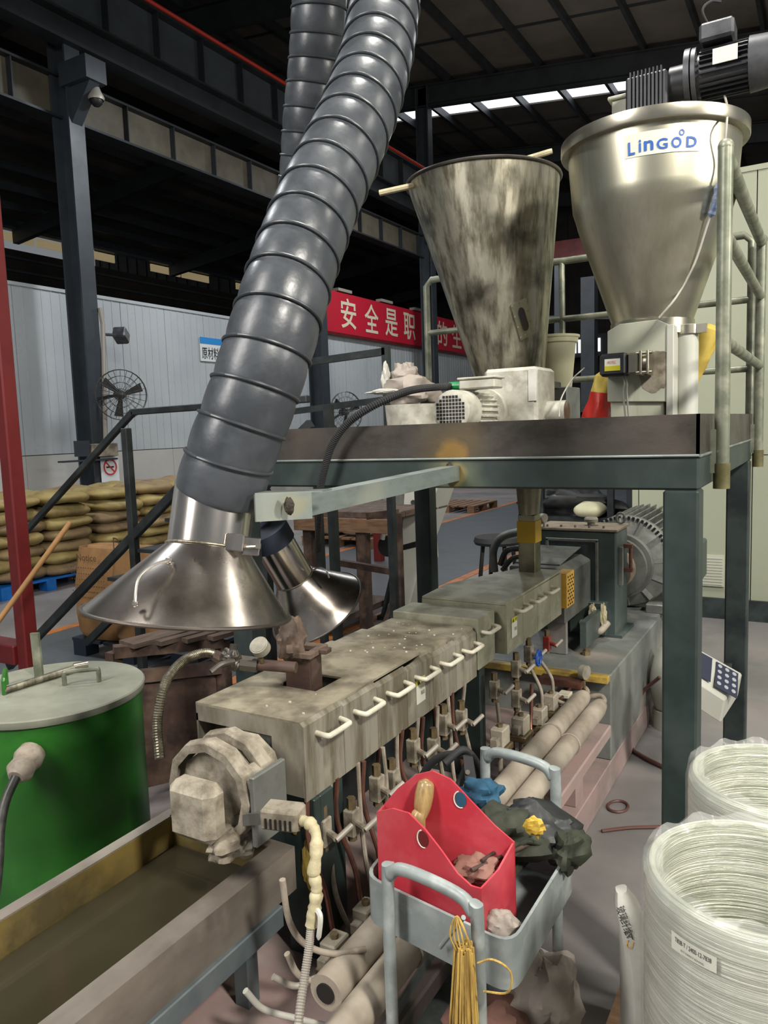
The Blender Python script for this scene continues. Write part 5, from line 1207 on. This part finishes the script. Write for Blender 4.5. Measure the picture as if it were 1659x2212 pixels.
# ---- timber bench, bags pallet, white machine
t = thing('timber_bench', (-3.9, 5.6, 0), 'rough timber bench with dusty boards behind the rear hood', 'bench')
a = aty(648, 1168, 5.2); b = aty(850, 1120, 5.2); zb = .62
a = V3((-4.55, 5.0, .66)); b = V3((-3.35, 5.0, .66))
xa_, xb_ = aty(640, 1160, 5.0).x, aty(852, 1110, 5.0).x; zt = aty(852, 1108, 5.0).z
for k in range(5): MB().box((xa_, 5.0+k*.19, zt-.05), (xb_, 5.0+k*.19+.175, zt)).build('plank', 'wood_dark', t, bevel=.004)
MB().box((xa_, 4.97, zt-.16), (xb_, 5.0, zt-.05)).build('front_board', 'wood', t, bevel=.004)
MB().box((xa_, 5.0, .12), (xb_-.5, 5.8, .17)).box((xa_, 4.97, .05), (xb_-.6, 5.0, .16)).build('lower_shelf', 'wood_dark', t)
for x in (xa_+.1, (xa_+xb_)/2+.15):
    for y in (5.05, 5.85): MB().box((x-.04, y-.04, 0), (x+.04, y+.04, zt-.05)).build('leg', 'brown_rust', t)
t = thing('steel_stand', (xb_, 4.6, 0), 'rusty brown angle-iron stand in front of the white machine', 'stand')
a = aty(858, 1108, 4.6); b = aty(868, 1318, 4.6)
MB().bar(a, (a.x, 4.6, .02), .05).bar(a, a+V3((-.25, .02, -.03)), .05).bar((a.x, 4.6, a.z-.42), (a.x-.55, 4.7, a.z-.40), .045).bar((a.x-.02, 4.6, .55), (a.x-.22, 4.55, 0), .03).build('frame', 'brown_rust', t)
px0 = aty(690, 1090, 9.5)
pallet(px0.x+.6, 9.6, 'wood', 'wooden pallet with pinkish bags beyond the timber bench', dz=.5*0)
for k in range(4):
    solo(MB().pillow((px0.x+.3+.35*(k % 2)*1.6, 9.35+.5*(k//2), .22+.0), (.55, .5, .16), sd=k+40), 'pink_bag', 'dust_bag', ('front left', 'front right', 'back left', 'back right')[k]+' pinkish bag on the wooden pallet beyond the timber bench', 'bag', 'pinkish bags on the far pallet', smooth=True)
t = thing('steel_rack', (-5.4, 8.6, 0), 'slim red rack post beside the pinkish bags', 'rack'); q = aty(815, 1080, 8.2)
MB().box((q.x-.05, 8.15, 0), (q.x+.05, 8.25, 1.2)).build('post', 'red_steel', t)
solo(MB().lathe([(0, 0), (.15, 0), (.16, .22), (0, .22)], aty(793, 1150, 7.5)-V3((0, 0, .12)), n=24), 'blue_tub', 'blue_plastic', 'small blue tub below the far pallet of pinkish bags', 'tub') if 0 else None
far = aty(990, 1058, 14); pallet(far.x, 14, 'wood', 'bare wooden pallet far off at the foot of the wall', dz=0)
wy = 5.6; fx = lambda px, py: aty(px, py, wy)
t = thing('white_machine', (fx(880, 1320).x, wy, 0), 'white tapered sheet-metal machine stand behind the dark platform post', 'machine')
P4 = [fx(868, 1316), fx(882, 1316), fx(908, 1215), fx(905, 1180), fx(862, 1190)]
for q in P4: q.y = wy
MB().prism([P4[0], P4[1], P4[2], P4[3], P4[4]], (0, .35, 0)).build('lower_casing', 'white_casing', t, bevel=.006)
MB().prism([fx(866, 1180), fx(905, 1168), fx(950, 1040), fx(952, 850), fx(872, 850), fx(874, 1040)], (0, .35, 0)).build('upper_casing', 'white_casing', t, bevel=.006)
MB().prism([fx(852, 1160), fx(866, 1180), fx(874, 1040), fx(850, 1040)], (0, .35, 0)).build('side_casing', 'cast_grey', t)
MB().cyl(fx(866, 1178)+V3((-.15, .02, -.02)), fx(866, 1178)+V3((-.15, .32, -.02)), .09, n=24).build('roller', 'rubber', t, smooth=.5)
MB().prism([fx(858, 1192), fx(906, 1180), fx(905, 1168), fx(858, 1180)], (0, .3, 0)).build('dark_gap', 'black', t)
MB().tube([fx(818, 1130), fx(832, 1132), fx(826, 1165)], .022, 10).build('white_lever', 'white_casing', t, smooth=True)
MB().box((P4[0].x-.25, wy, 0), (P4[1].x+.05, wy+.4, .04)).build('base', 'rail_dark', t)
MB().prism([fx(820, 1338), fx(826, 1338), fx(852, 1215), fx(848, 1215)], (0, .05, 0)).build('strut', 'rail_dark', t)
MB().cyl(fx(893, 1085)-V3((0, .01, 0)), fx(893, 1085), .02, n=16).build('knob', 'motor_grey', t)
# stool, cables behind
t = thing('work_stool', aty(1075, 1200, 5.0), 'dark stool left of the feed chute behind the extruder', 'stool')
q = aty(1075, 1165, 5.0)
MB().lathe([(0, 0), (.16, 0), (.17, .02), (.16, .05), (0, .055)], q-V3((0, 0, .03)), n=28).build('seat', 'rubber', t, smooth=.5)
for k in range(4): a = math.pi/4+k*math.pi/2; MB().bar(q+V3((.11*math.cos(a), .11*math.sin(a), -.02)), (q.x+.2*math.cos(a), q.y+.2*math.sin(a), 0), .022).build('leg', 'black', t)
for k, pts in enumerate(([(1068, 1235), (1066, 1190), (1085, 1160), (1130, 1148), (1160, 1150)], [(1080, 1220), (1095, 1190), (1130, 1185), (1160, 1190)], [(1085, 1232), (1110, 1205), (1150, 1205)])):
    solo(MB().tube(smoothpath([aty(px, py, 3.9) for px, py in pts], 8), (.022, .016, .014)[k], 12), 'insulated_hose', 'cast_grey' if k == 0 else 'conduit_dark', ('thick grey insulated hose arching behind the feed chute', 'dark hose passing behind the feed chute', 'lowest dark hose behind the feed chute')[k], 'hose', smooth=True)
# black bags on a rack behind the gearbox
t = thing('storage_rack', (-2.2, 7.9, 0), 'dark steel rack with heaped bags behind the gearbox', 'rack')
ax_, bx_ = aty(1175, 1110, 7.8).x, aty(1335, 1110, 7.8).x; zs = aty(1250, 1112, 7.8).z
MB().box((ax_, 7.6, zs-.05), (bx_, 8.4, zs)).build('shelf', 'rail_dark', t)
for x in (ax_+.03, bx_-.03): MB().box((x-.03, 7.6, 0), (x+.03, 7.66, 1.75)).build('post', 'rail_dark', t)
solo(MB().blob(aty(1225, 1092, 7.9)+V3((0, 0, .02)), (1.0, .5, .36), 8, .25), 'black_bag', 'black_bag', 'large slumped black bag on the rack behind the gearbox', 'bag', smooth=True)
solo(MB().pillow(aty(1275, 1103, 7.62)+V3((0, 0, .01)), (.30, .3, .16), sd=4), 'white_bag', 'white_plastic', 'pale tied bag lying on the rack beside the black bag', 'bag', smooth=True)
# cabin louvre
p = aty(1534, 1232, 6.74)
t = thing('air_grille', p, 'square louvred grille low on the cream cabin wall between the two posts', 'grille')
MB().box((p.x-.11, 6.725, p.z-.13), (p.x+.11, 6.75, p.z+.13)).build('frame', 'cream_paint', t)
for k in range(10): MB().box((p.x-.095, 6.718, p.z-.115+k*.024), (p.x+.095, 6.728, p.z-.105+k*.024)).build('louvre', 'white_casing', t)
# steel shelf behind between hoppers
t = thing('distant_frame', (-7.0, 20, 0), 'dark distant gantry beams glimpsed between the two hoppers', 'gantry')
for (a, b, w_, m_) in (((1100, 690), (1330, 684), .12, 'column_paint'), ((1100, 575), (1330, 548), .10, 'conduit'), ((1208, 900), (1208, 560), .2, 'column_paint'), ((1273, 900), (1273, 600), .35, 'column_paint')):
    MB().bar(aty(*a, 20), aty(*b, 20), w_).build('beam', m_, t)
MB().bar(aty(1190, 545, 24), aty(1300, 530, 24), .5).build('orange_beam', 'red_steel', t)
MB().bar(V3((aty(1208, 900, 20).x, 20, 0)), aty(1208, 890, 20), .2).bar(V3((aty(1273, 900, 20).x, 20, 0)), aty(1273, 890, 20), .35).build('leg', 'column_paint', t)
# ================================================================ TROLLEY
tz = .72
FLc, FRc, BRc, BLc = V3((-.825, 1.275, tz)), V3((-.47, 1.21, tz)), V3((-.465, 1.60, tz)), V3((-.85, 1.66, tz))
t = thing('tool_trolley', (-.61, 1.43, 0), 'grey painted tool trolley with two tubular hoops standing beside the machine bed', 'trolley')
def rounded(cs, r, k=5):
    out = []
    n = len(cs)
    for i in range(n):
        a, b, c = cs[i-1], cs[i], cs[(i+1) % n]; u = (a-b).normalized(); v = (c-b).normalized()
        for j in range(k+1):
            f = j/k; p = b+u*r*(1-f)**2+v*r*f**2; out.append(p)
    return out
def tray(cs, h, name, par, m='trolley_paint', th=.004):
    rr = rounded(cs, .045); n = len(rr); cen = sum(cs, V3())/4
    inn = [p+(cen-p).normalized()*th*2 for p in rr]
    up = V3((0, 0, h)); V = rr+[p+up for p in rr]+inn+[p+up for p in inn]
    F = [(i, (i+1) % n, n+(i+1) % n, n+i) for i in range(n)]+[(2*n+i, 3*n+i, 3*n+(i+1) % n, 2*n+(i+1) % n) for i in range(n)]+[(n+i, n+(i+1) % n, 3*n+(i+1) % n, 3*n+i) for i in range(n)]
    F += [tuple(range(n-1, -1, -1))]
    return MB().raw(V, F).build(name, m, par, smooth=.5)
dn = V3((0, 0, -.10))
tray([c+dn for c in (FLc, FRc, BRc, BLc)], .10, 'upper_tray', t)
low = V3((0, 0, -.50))
tray([c+low for c in (FLc, FRc, BRc, BLc)], .11, 'lower_tray', t)
def hoop(pl, pr, top, name):
    pl = V3(pl); pr = V3(pr); H_ = top
    a = (pr-pl); pts = [V3((pl.x, pl.y, .03)), V3((pl.x, pl.y, H_-.07)), pl+a*.05+V3((0, 0, H_-.022)), pl+a*.22+V3((0, 0, H_)), pl+a*.78+V3((0, 0, H_)), pl+a*.95+V3((0, 0, H_-.022)), V3((pr.x, pr.y, H_-.07)), V3((pr.x, pr.y, .03))]
    return MB().tube(smoothpath(pts, 6), .0125, 14).build(name, 'trolley_paint', t, smooth=True)
hoop((-.735, 1.225, 0), (-.525, 1.185, 0), .80, 'front_hoop')
hoop((-.715, 1.68, 0), (-.525, 1.645, 0), .86, 'rear_hoop')
for (x, y) in ((-.735, 1.225), (-.525, 1.185), (-.715, 1.68), (-.525, 1.645)):
    MB().cyl((x-.01, y, .028), (x+.01, y, .028), .028, n=16).build('castor', 'rubber', t)
# red bin (cut jerrycan)
bz = tz-.098
def redbin():
    t = thing('red_bin', (-.66, 1.36, bz), 'bright red cut-open plastic bin standing in the upper trolley tray', 'bin')
    b = [V3((aty(818, 1850, 1.30).x, 1.30, bz)), V3((aty(1044, 1940, 1.262).x, 1.262, bz)), V3((aty(1114, 1870, 1.40).x, 1.40, bz)), V3((aty(832, 1850, 1.365).x, 1.365, bz))]
    th = .004; up = V3((0, 0, 1))
    def wall(i, j, tops, nm):
        a, c = b[i], b[j]; n0 = (c-a).cross(up).normalized(); pts = []
        for (px, py) in tops:
            d = ray(px, py); q = CAM+d*((a-CAM).dot(n0)/d.dot(n0)); f = min(1, max(0, (q-a).dot(c-a)/(c-a).length_squared)); pts.append(a+(c-a)*f+up*(q.z-bz))
        print(nm, [tuple(round(x, 3) for x in p) for p in pts])
        MB().prism([a, c]+pts[::-1], n0*th).build(nm, 'red_plastic', t); return pts
    fw_ = wall(0, 1, [(816, 1752), (850, 1745), (885, 1755), (920, 1790), (955, 1835), (990, 1885), (1020, 1912), (1042, 1918)], 'front_wall')
    bw_ = wall(3, 2, [(822, 1738), (860, 1702), (900, 1672), (935, 1664), (975, 1682), (1020, 1730), (1070, 1782), (1105, 1812), (1112, 1818)], 'back_wall')
    MB().prism([b[0], b[3], bw_[0], fw_[0]], (th, 0, 0)).build('left_wall', 'red_plastic', t)
    mid = (fw_[-1]+bw_[-1])/2-up*.012
    MB().prism([b[1], b[2], bw_[-1], mid, fw_[-1]], (-th, 0, 0)).build('right_wall', 'red_plastic', t)
    MB().prism(b, up*.004).build('bottom', 'red_plastic', t)
    for (i, j, px, py) in ((0, 1, 917, 1810), (3, 2, 996, 1725)):
        a, c = b[i], b[j]; n = (c-a).cross(up).normalized(); e = (c-a).normalized(); d = ray(px, py); q = CAM+d*((a-CAM).dot(n)/d.dot(n))
        for sgn in (-.001, .005):
            MB().prism([q+n*sgn+e*.013*math.cos(x)*(1 if math.cos(x) > 0 else .8)+up*.017*math.sin(x) for x in [2*math.pi*k/14 for k in range(14)]], n*.0006).build('cut_hole', 'blue_cloth' if i == 3 else 'red_steel', t)
        MB().tube([q+n*.005+e*.014*math.cos(x)+up*.018*math.sin(x) for x in [math.pi*.6+math.pi*1.0*k/10 for k in range(11)]], .0015, 6).build('cut_edge', 'label_white', t)
    return t
redbin()
a_, b_ = atd(905, 1790, 1.60), atd(922, 1682, 1.62)
t = thing('wood_handled_tool', a_, 'shiny wooden tool handle sticking up inside the red bin', 'tool')
MB().tube(smoothpath([V3((-.665, 1.33, bz+.01)), a_, a_+(b_-a_)*.35, a_+(b_-a_)*.8, b_], 6), [.010]*5+[.012, .014, .016, .017, .016, .0155, .015, .016, .018, .019, .0195, .020, .0195, .019, .0185, .018, .017, .015, .010, .004], 16).build('handle', 'wood_handle', t, smooth=True)
def rod(pa, pb, ka, kb, r, m, lab, nm='screwdriver', cat='tool', rb=None):
    return solo(MB().tube([atd(*pa, ka), atd(*pb, kb)], [r, rb or r], 10), nm, m, lab, cat, smooth=True)
rod((1018, 1880), (1185, 1805), 1.52, 1.66, .0045, 'brown_rust', 'long rusty rod leaning out of the red bin to the right', 'iron_rod')
rod((1040, 1860), (1098, 1822), 1.54, 1.62, .004, 'brown_rust', 'short rusty bolt above the long rod in the red bin', 'rusty_bolt')
solo(MB().blob(atd(1093, 1821, 1.61), (.02, .02, .02), 2, .2), 'bolt_head', 'grime_yellow', 'dirty round nut on the short rusty bolt', 'nut')
solo(MB().blob(atd(1035, 1880, 1.56), (.10, .07, .05), 22, .25), 'brown_rag', 'brown_cloth', 'dull brown rag lying low inside the red bin', 'rag', smooth=True)
solo(MB().blob((-.60, 1.52, tz+.02), (.17, .14, .10), 31, .3, 30, 20), 'olive_rag_heap', 'olive_cloth', 'dark olive heap of rags filling the rear of the trolley tray', 'rags', smooth=True)
solo(MB().blob((-.545, 1.57, tz+.03), (.20, .12, .09), 37, .28, 30, 20), 'black_plastic_bag', 'black_bag', 'crumpled black plastic bag on the rear right of the trolley', 'bag', smooth=True)
solo(MB().blob((-.46, 1.53, tz+.02), (.07, .10, .08), 38, .3, 24, 16), 'olive_rag', 'olive_cloth', 'frayed olive cloth end hanging over the right tray rim', 'rag', smooth=True)
solo(MB().blob(atd(1042, 1718, 1.80), (.09, .07, .07), 41, .3, 24, 16), 'blue_rag', 'blue_cloth', 'dark blue rag draped behind the red bin', 'rag', smooth=True)
solo(MB().blob(atd(1155, 1786, 1.60), (.036, .016, .040), 44, .35), 'yellow_wrapper', 'yellow_paper', 'small bright yellow wrapper on the black plastic bag', 'wrapper')
t = thing('leather_strap', atd(1010, 1680, 1.9), 'black belt strap with a steel rivet behind the red bin', 'strap')
MB().prism([atd(1000, 1632, 1.9), atd(1022, 1635, 1.9), atd(1032, 1700, 1.86), atd(1006, 1700, 1.86)], FW*.006).build('belt', 'rubber', t, bevel=.001)
MB().cyl(atd(1010, 1668, 1.872), atd(1010, 1668, 1.88), .006, n=12).build('rivet', 'rim_steel', t)
pcs = []
for i in range(5):
    a = -1+i*.5
    q = MB().tube(smoothpath([V3((-.56+.02*i, 1.45+.03*i, tz+.02)), V3((-.53, 1.46+.03*i, tz+.055)), V3((-.50, 1.50+.02*i, tz+.03)), V3((-.53, 1.55, tz+.01))]), .005, 8)
    pcs.append(q)
for i, q in enumerate(pcs[:3]): solo(q, 'coiled_cord', 'olive_cloth', ('nearest', 'middle', 'farthest')[i]+' dark olive cord coiled on the rag heap in the trolley', 'cord', 'olive cords in the trolley', smooth=True)
solo(MB().blob((-.52, 1.29, tz-.03), (.07, .05, .06), 3, .2), 'pink_rag', 'dust_bag', 'pale pinkish rag in the front right corner of the trolley tray', 'rag', smooth=True)
# straw brush
t = thing('straw_brush', (-.60, 1.16, .55), 'yellow straw hand brush tied to the front of the trolley', 'brush')
c0 = atd(1003, 2050, 1.36); rn = random.Random(9)
f = MB()
for k in range(110):
    a = rn.random()*6.28; r_ = rn.random()**.5
    top = c0+V3((.018*r_*math.cos(a), .014*r_*math.sin(a), rn.uniform(-.005, .01))); bt_ = c0+V3((.027*r_*math.cos(a)+rn.uniform(-.004, .004)-.006, .022*r_*math.sin(a), -.26))
    f.tube([top, (top+bt_)/2+V3((.004*math.cos(a), .003*math.sin(a), 0)), bt_], .0026, 5)
f.build('straws', 'straw', t)
f = MB()
for k in range(4): f.tube(smoothpath([c0+V3((-.01+.005*k, -.01, 0)), c0+V3((-.022+.008*k, -.012, .03)), c0+V3((-.01, -.005, .062)), c0+V3((.012, -.01, .03)), c0+V3((.012, 0, 0))]), .0018, 6)
f.tube(smoothpath([c0+V3((.03, -.01, -.01)), c0+V3((.06, -.015, .01)), c0+V3((.09, -.01, -.005)), c0+V3((.085, -.01, -.045)), c0+V3((.04, -.01, -.06))]), .002, 6)
f.build('binding', 'straw', t)
MB().tube([(-.62, 1.222, .66), c0+V3((0, 0, .06))], .0045, 8).build('hook', 'trolley_paint', t)
# lower tray contents
solo(MB().blob((-.585, 1.36, .33), (.22, .22, .16), 51, .3, 34, 22), 'brown_cloth_heap', 'brown_cloth', 'crumpled brown cloth heap in the lower trolley tray', 'cloth', smooth=True)
solo(MB().blob((-.53, 1.55, .36), (.16, .16, .20), 57, .25, 30, 20), 'pale_sack', 'dust_bag', 'pale pink-grey bag behind the brown cloth in the lower tray', 'bag', smooth=True)
# ================================================================ ROVING SPOOLS
def spool(cx, cy, zt, R, h, lab, seed, labelled):
    t = thing('glass_fibre_spool', (cx, cy, zt-h), lab, 'spool', None)
    ri = R*.87
    rn = random.Random(seed); prof = [(R*.97, -h), (R, -h+.01)]
    k = int(h/.012)
    for i in range(k): prof.append((R+(.0006 if i % 2 else 0), -h+.01+(h-.03)*(i+1)/k))
    prof += [(R*.985, -.006), (R*.95, 0), (ri*1.04, -.002), (ri, -.015)]
    for i in range(k): prof.append((ri-(.0006 if i % 2 else 0), -.015-(h-.06)*(i+1)/k))
    prof += [(ri*.93, -h+.03), (0, -h+.03)]
    MB().lathe(prof, (cx, cy, zt), n=96).build('glass_winding', 'thread', t, smooth=.6)
    V = []; n = 64; rows = [(-h+.01, R+.004), (-h*.6, R+.005), (-h*.3, R+.005), (-.03, R+.006), (.0, R+.003), (.012, R*.94), (.002, R*.84)]
    for (z, r) in rows:
        for j in range(n):
            a = 2*math.pi*j/n; V.append((cx+(r+.0025*math.sin(9*a+z*30)*(1 if z > -.1 else .4))*math.cos(a), cy+(r+.0025*math.sin(9*a+z*30))*math.sin(a), zt+z+(.006*math.sin(13*a+seed) if z > -.02 else 0)))
    MB().raw(V, [(i*n+j, i*n+(j+1) % n, (i+1)*n+(j+1) % n, (i+1)*n+j) for i in range(len(rows)-1) for j in range(n)]).build('plastic_wrap', 'film', t, smooth=True)
    if labelled:
        cen = V3((cx, cy, 0))
        def hit(px, py):
            d = ray(px, py)
            for i in range(3000):
                q = CAM+d*(.5+i*.001)
                if (q.x-cx)**2+(q.y-cy)**2 <= (R+.007)**2 and q.z < zt: return q
        A = [hit(*p) for p in ((1452, 2008), (1549, 2068), (1549, 2102), (1452, 2046))]
        if all(A):
            an = [math.atan2(q.y-cy, q.x-cx) for q in A]; n = 8; W = []
            for (i0, i1) in ((3, 2), (0, 1)):
                for j in range(n+1):
                    f = j/n; a = an[i0]+(an[i1]-an[i0])*f; z = A[i0].z+(A[i1].z-A[i0].z)*f; W.append((cx+(R+.008)*math.cos(a), cy+(R+.008)*math.sin(a), z))
            l_ = MB().raw(W, [(i, i+1, n+2+i, n+1+i) for i in range(n)]).build('paper_label', 'label_white', t)
            a0 = (an[0]+an[1])/2; zc = sum(q.z for q in A)/4; sl = (A[1].z-A[0].z)/((an[1]-an[0])*R); Wd = abs(an[1]-an[0])*R
            def mp(dz): return lambda u, v, d: V3((cx+(R+.009)*math.cos(a0+u/R), cy+(R+.009)*math.sin(a0+u/R), zc+dz+v+sl*u))
            textmesh('lettering', 'T838-T / 2400-12-7838', mp(.004), 'ink', l_, .007, Wd*.8)
            textmesh('lettering', 'ECT DIRECT ROVING', mp(-.007), 'kraft_ink', l_, .003, Wd*.5)
    return t
spool(-.075, 1.235, .955, .168, .40, 'near plastic-wrapped glass-fibre spool with a paper label at the lower right', 3, True)
spool(-.065, 1.60, .955, .165, .40, 'farther plastic-wrapped glass-fibre spool behind the near one', 8, False)
spool(-.075, 1.235, .548, .168, .40, 'glass-fibre spool directly under the near wrapped spool', 5, False)
spool(-.065, 1.60, .548, .165, .40, 'glass-fibre spool directly under the farther wrapped spool', 6, False)
pallet(.15, 1.42, 'wood', 'wooden pallet under the glass-fibre spools')
# ================================================================ FLOOR THINGS
t = thing('white_sack', (-.36, 1.62, 0), 'tall white printed plastic sack standing on the floor left of the near spool', 'sack')
fa = [atd(1336, 1925, 1.72), atd(1352, 1985, 1.66), atd(1366, 2060, 1.6), atd(1362, 2150, 1.56)]
V = []; n = 16; lv = [(1920, 1342, 14, .03), (1950, 1352, 28, .06), (2000, 1368, 38, .09), (2060, 1382, 48, .11), (2130, 1386, 50, .12), (2212, 1384, 50, .12), (2330, 1384, 52, .12)]
for (py, px, hw, dd) in lv:
    c = atd(px, py, 1.66); hw_ = hw*1.66/FPX; ux = (ROT@V3((1, 0, 0))); uy = V3((FW.x, FW.y, 0)).normalized()
    for k in range(n):
        a = 2*math.pi*k/n; sg = lambda v_: math.copysign(abs(v_)**.8, v_)
        V.append(c+ux*hw_*sg(math.cos(a))*(1+.05*math.sin(3*a+py*.03))+uy*dd*.6*sg(math.sin(a+.5))*(1+.1*math.sin(2*a+py*.05)))
L0 = [V3((p.x, p.y, .005)) for p in V[-n:]]; V += L0; m_ = len(lv)+1
sk = MB().raw(V, [(i*n+k, i*n+(k+1) % n, (i+1)*n+(k+1) % n, (i+1)*n+k) for i in range(m_-1) for k in range(n)]+[tuple(range(n)), tuple((m_-1)*n+k for k in range(n))]).build('sack', 'white_bag', t, smooth=.6)
decal('lettering', '玻璃纤维', 1349, 1988, .020, .062, -1.25, sk, 'ink', t)
MB().prism([atd(1350, 2030, 1.50), atd(1362, 2028, 1.50), atd(1366, 2046, 1.50), atd(1354, 2048, 1.50)], FW*.001)
decal('orange_mark', 'U', 1360, 2040, .016, .014, -.3, sk, 'amber_guard', t)
decal('black_mark', 'A', 1362, 2022, .012, .016, -.3, sk, 'ink', t)
t = thing('white_sack', (-.43, 1.42, 0), 'slumped white plastic sack with black print on the floor between trolley and spools', 'sack')
sk = MB().pillow((-.35, 1.36, .17), (.20, .34, .36), Matrix.Rotation(.3, 3, 'Z'), sd=6, lump=.14, p=.6).build('sack', 'white_bag', t, smooth=True)
for (px, py, r_) in ((1282, 2060, -.9), (1310, 2120, -1.2)): decal('printed_line', '一二', px, py, .014, .04, r_, sk, 'ink', t)
# control box
q = atd(1557, 1478, 3.9)
t = thing('control_box', q, 'tilted white keypad control box fixed to the rear right platform post', 'control box')
d_ = (CAM-q).normalized()
tl, tr, br_, bl = atd(1478, 1384, 3.30), atd(1604, 1454, 3.26), atd(1566, 1512, 3.14), atd(1470, 1450, 3.16)
nrm = (tr-tl).cross(bl-tl).normalized(); nrm = nrm if nrm.dot(CAM-tl) > 0 else -nrm
MB().prism([tl, tr, br_, bl], V3((0, 0, -.085))+nrm*-.03).build('case', 'white_casing', t, bevel=.006)
uu = (tr-tl); vv = (bl-tl)
f4 = lambda a, b, h=.003: tl+uu*a+vv*b+nrm*h
MB().prism([f4(.02, .10), f4(.48, .10), f4(.48, .85), f4(.02, .85)], nrm*.002).build('display', 'keypad_navy', t)
kp = MB().prism([f4(.55, .12), f4(.92, .12), f4(.92, .90), f4(.55, .90)], nrm*.002).build('keypad', 'keypad_navy', t)
for i in range(3):
    for j in range(4):
        c = f4(.61+.12*i, .22+.18*j, .005); MB().cyl(c, c+nrm*.003, .0095, n=14).build('key', 'key_grey', kp)
MB().bar((tr+bl)/2-nrm*.05, ((PX1-.05), PY1-.05, ((tr+bl)/2).z), .03).build('bracket', 'motor_grey', t)
qf = V3((q.x-.1, q.y+.3, 0))
t = thing('vacuum_unit', qf, 'grey-white floor unit half hidden behind the front platform post', 'machine')
q2 = atd(1452, 1450, 4.1)
MB().blob((q2.x, q2.y, .25), (.22, .26, .40), 2, .05).cyl((q2.x, q2.y, .0), (q2.x, q2.y, .1), .10).build('body', 'white_casing', t, smooth=True)
# floor hose and cables
pts = [(1425, 1463), (1385, 1500), (1368, 1560), (1362, 1610), (1385, 1632), (1440, 1660), (1530, 1700)]
hs = [.33, .22, .12, .02, .012, .012, .012]
solo(MB().tube(smoothpath([atz(px, py, h) for (px, py), h in zip(pts, hs)], 8), .010, 10), 'floor_hose', 'cable_brown', 'dark red-brown hose looping down to the floor beside the machine bed', 'hose', smooth=True)
solo(MB().tube(smoothpath([atz(px, py, .008) for px, py in ((1300, 1795), (1360, 1788), (1440, 1785), (1520, 1775), (1640, 1750))], 8), .007, 8), 'floor_cable', 'cable_brown', 'thin dark cable lying across the floor toward the spools', 'cable', smooth=True)
solo(MB().tube(smoothpath([atz(1545, 1628, .03), atz(1562, 1640, .03), atz(1572, 1662, .008)], 8), .010, 8), 'black_plug_cable', 'rubber', 'short black cable end at the foot of the rear platform post', 'cable', smooth=True)
solo(MB().tube([atz(1335+22*math.cos(a), 1742+12*math.sin(a), .006) for a in [2*math.pi*k/24 for k in range(25)]], .006, 6, False), 'floor_ring', 'cable_brown', 'small dusty ring lying on the floor right of the machine bed', 'ring', smooth=True)
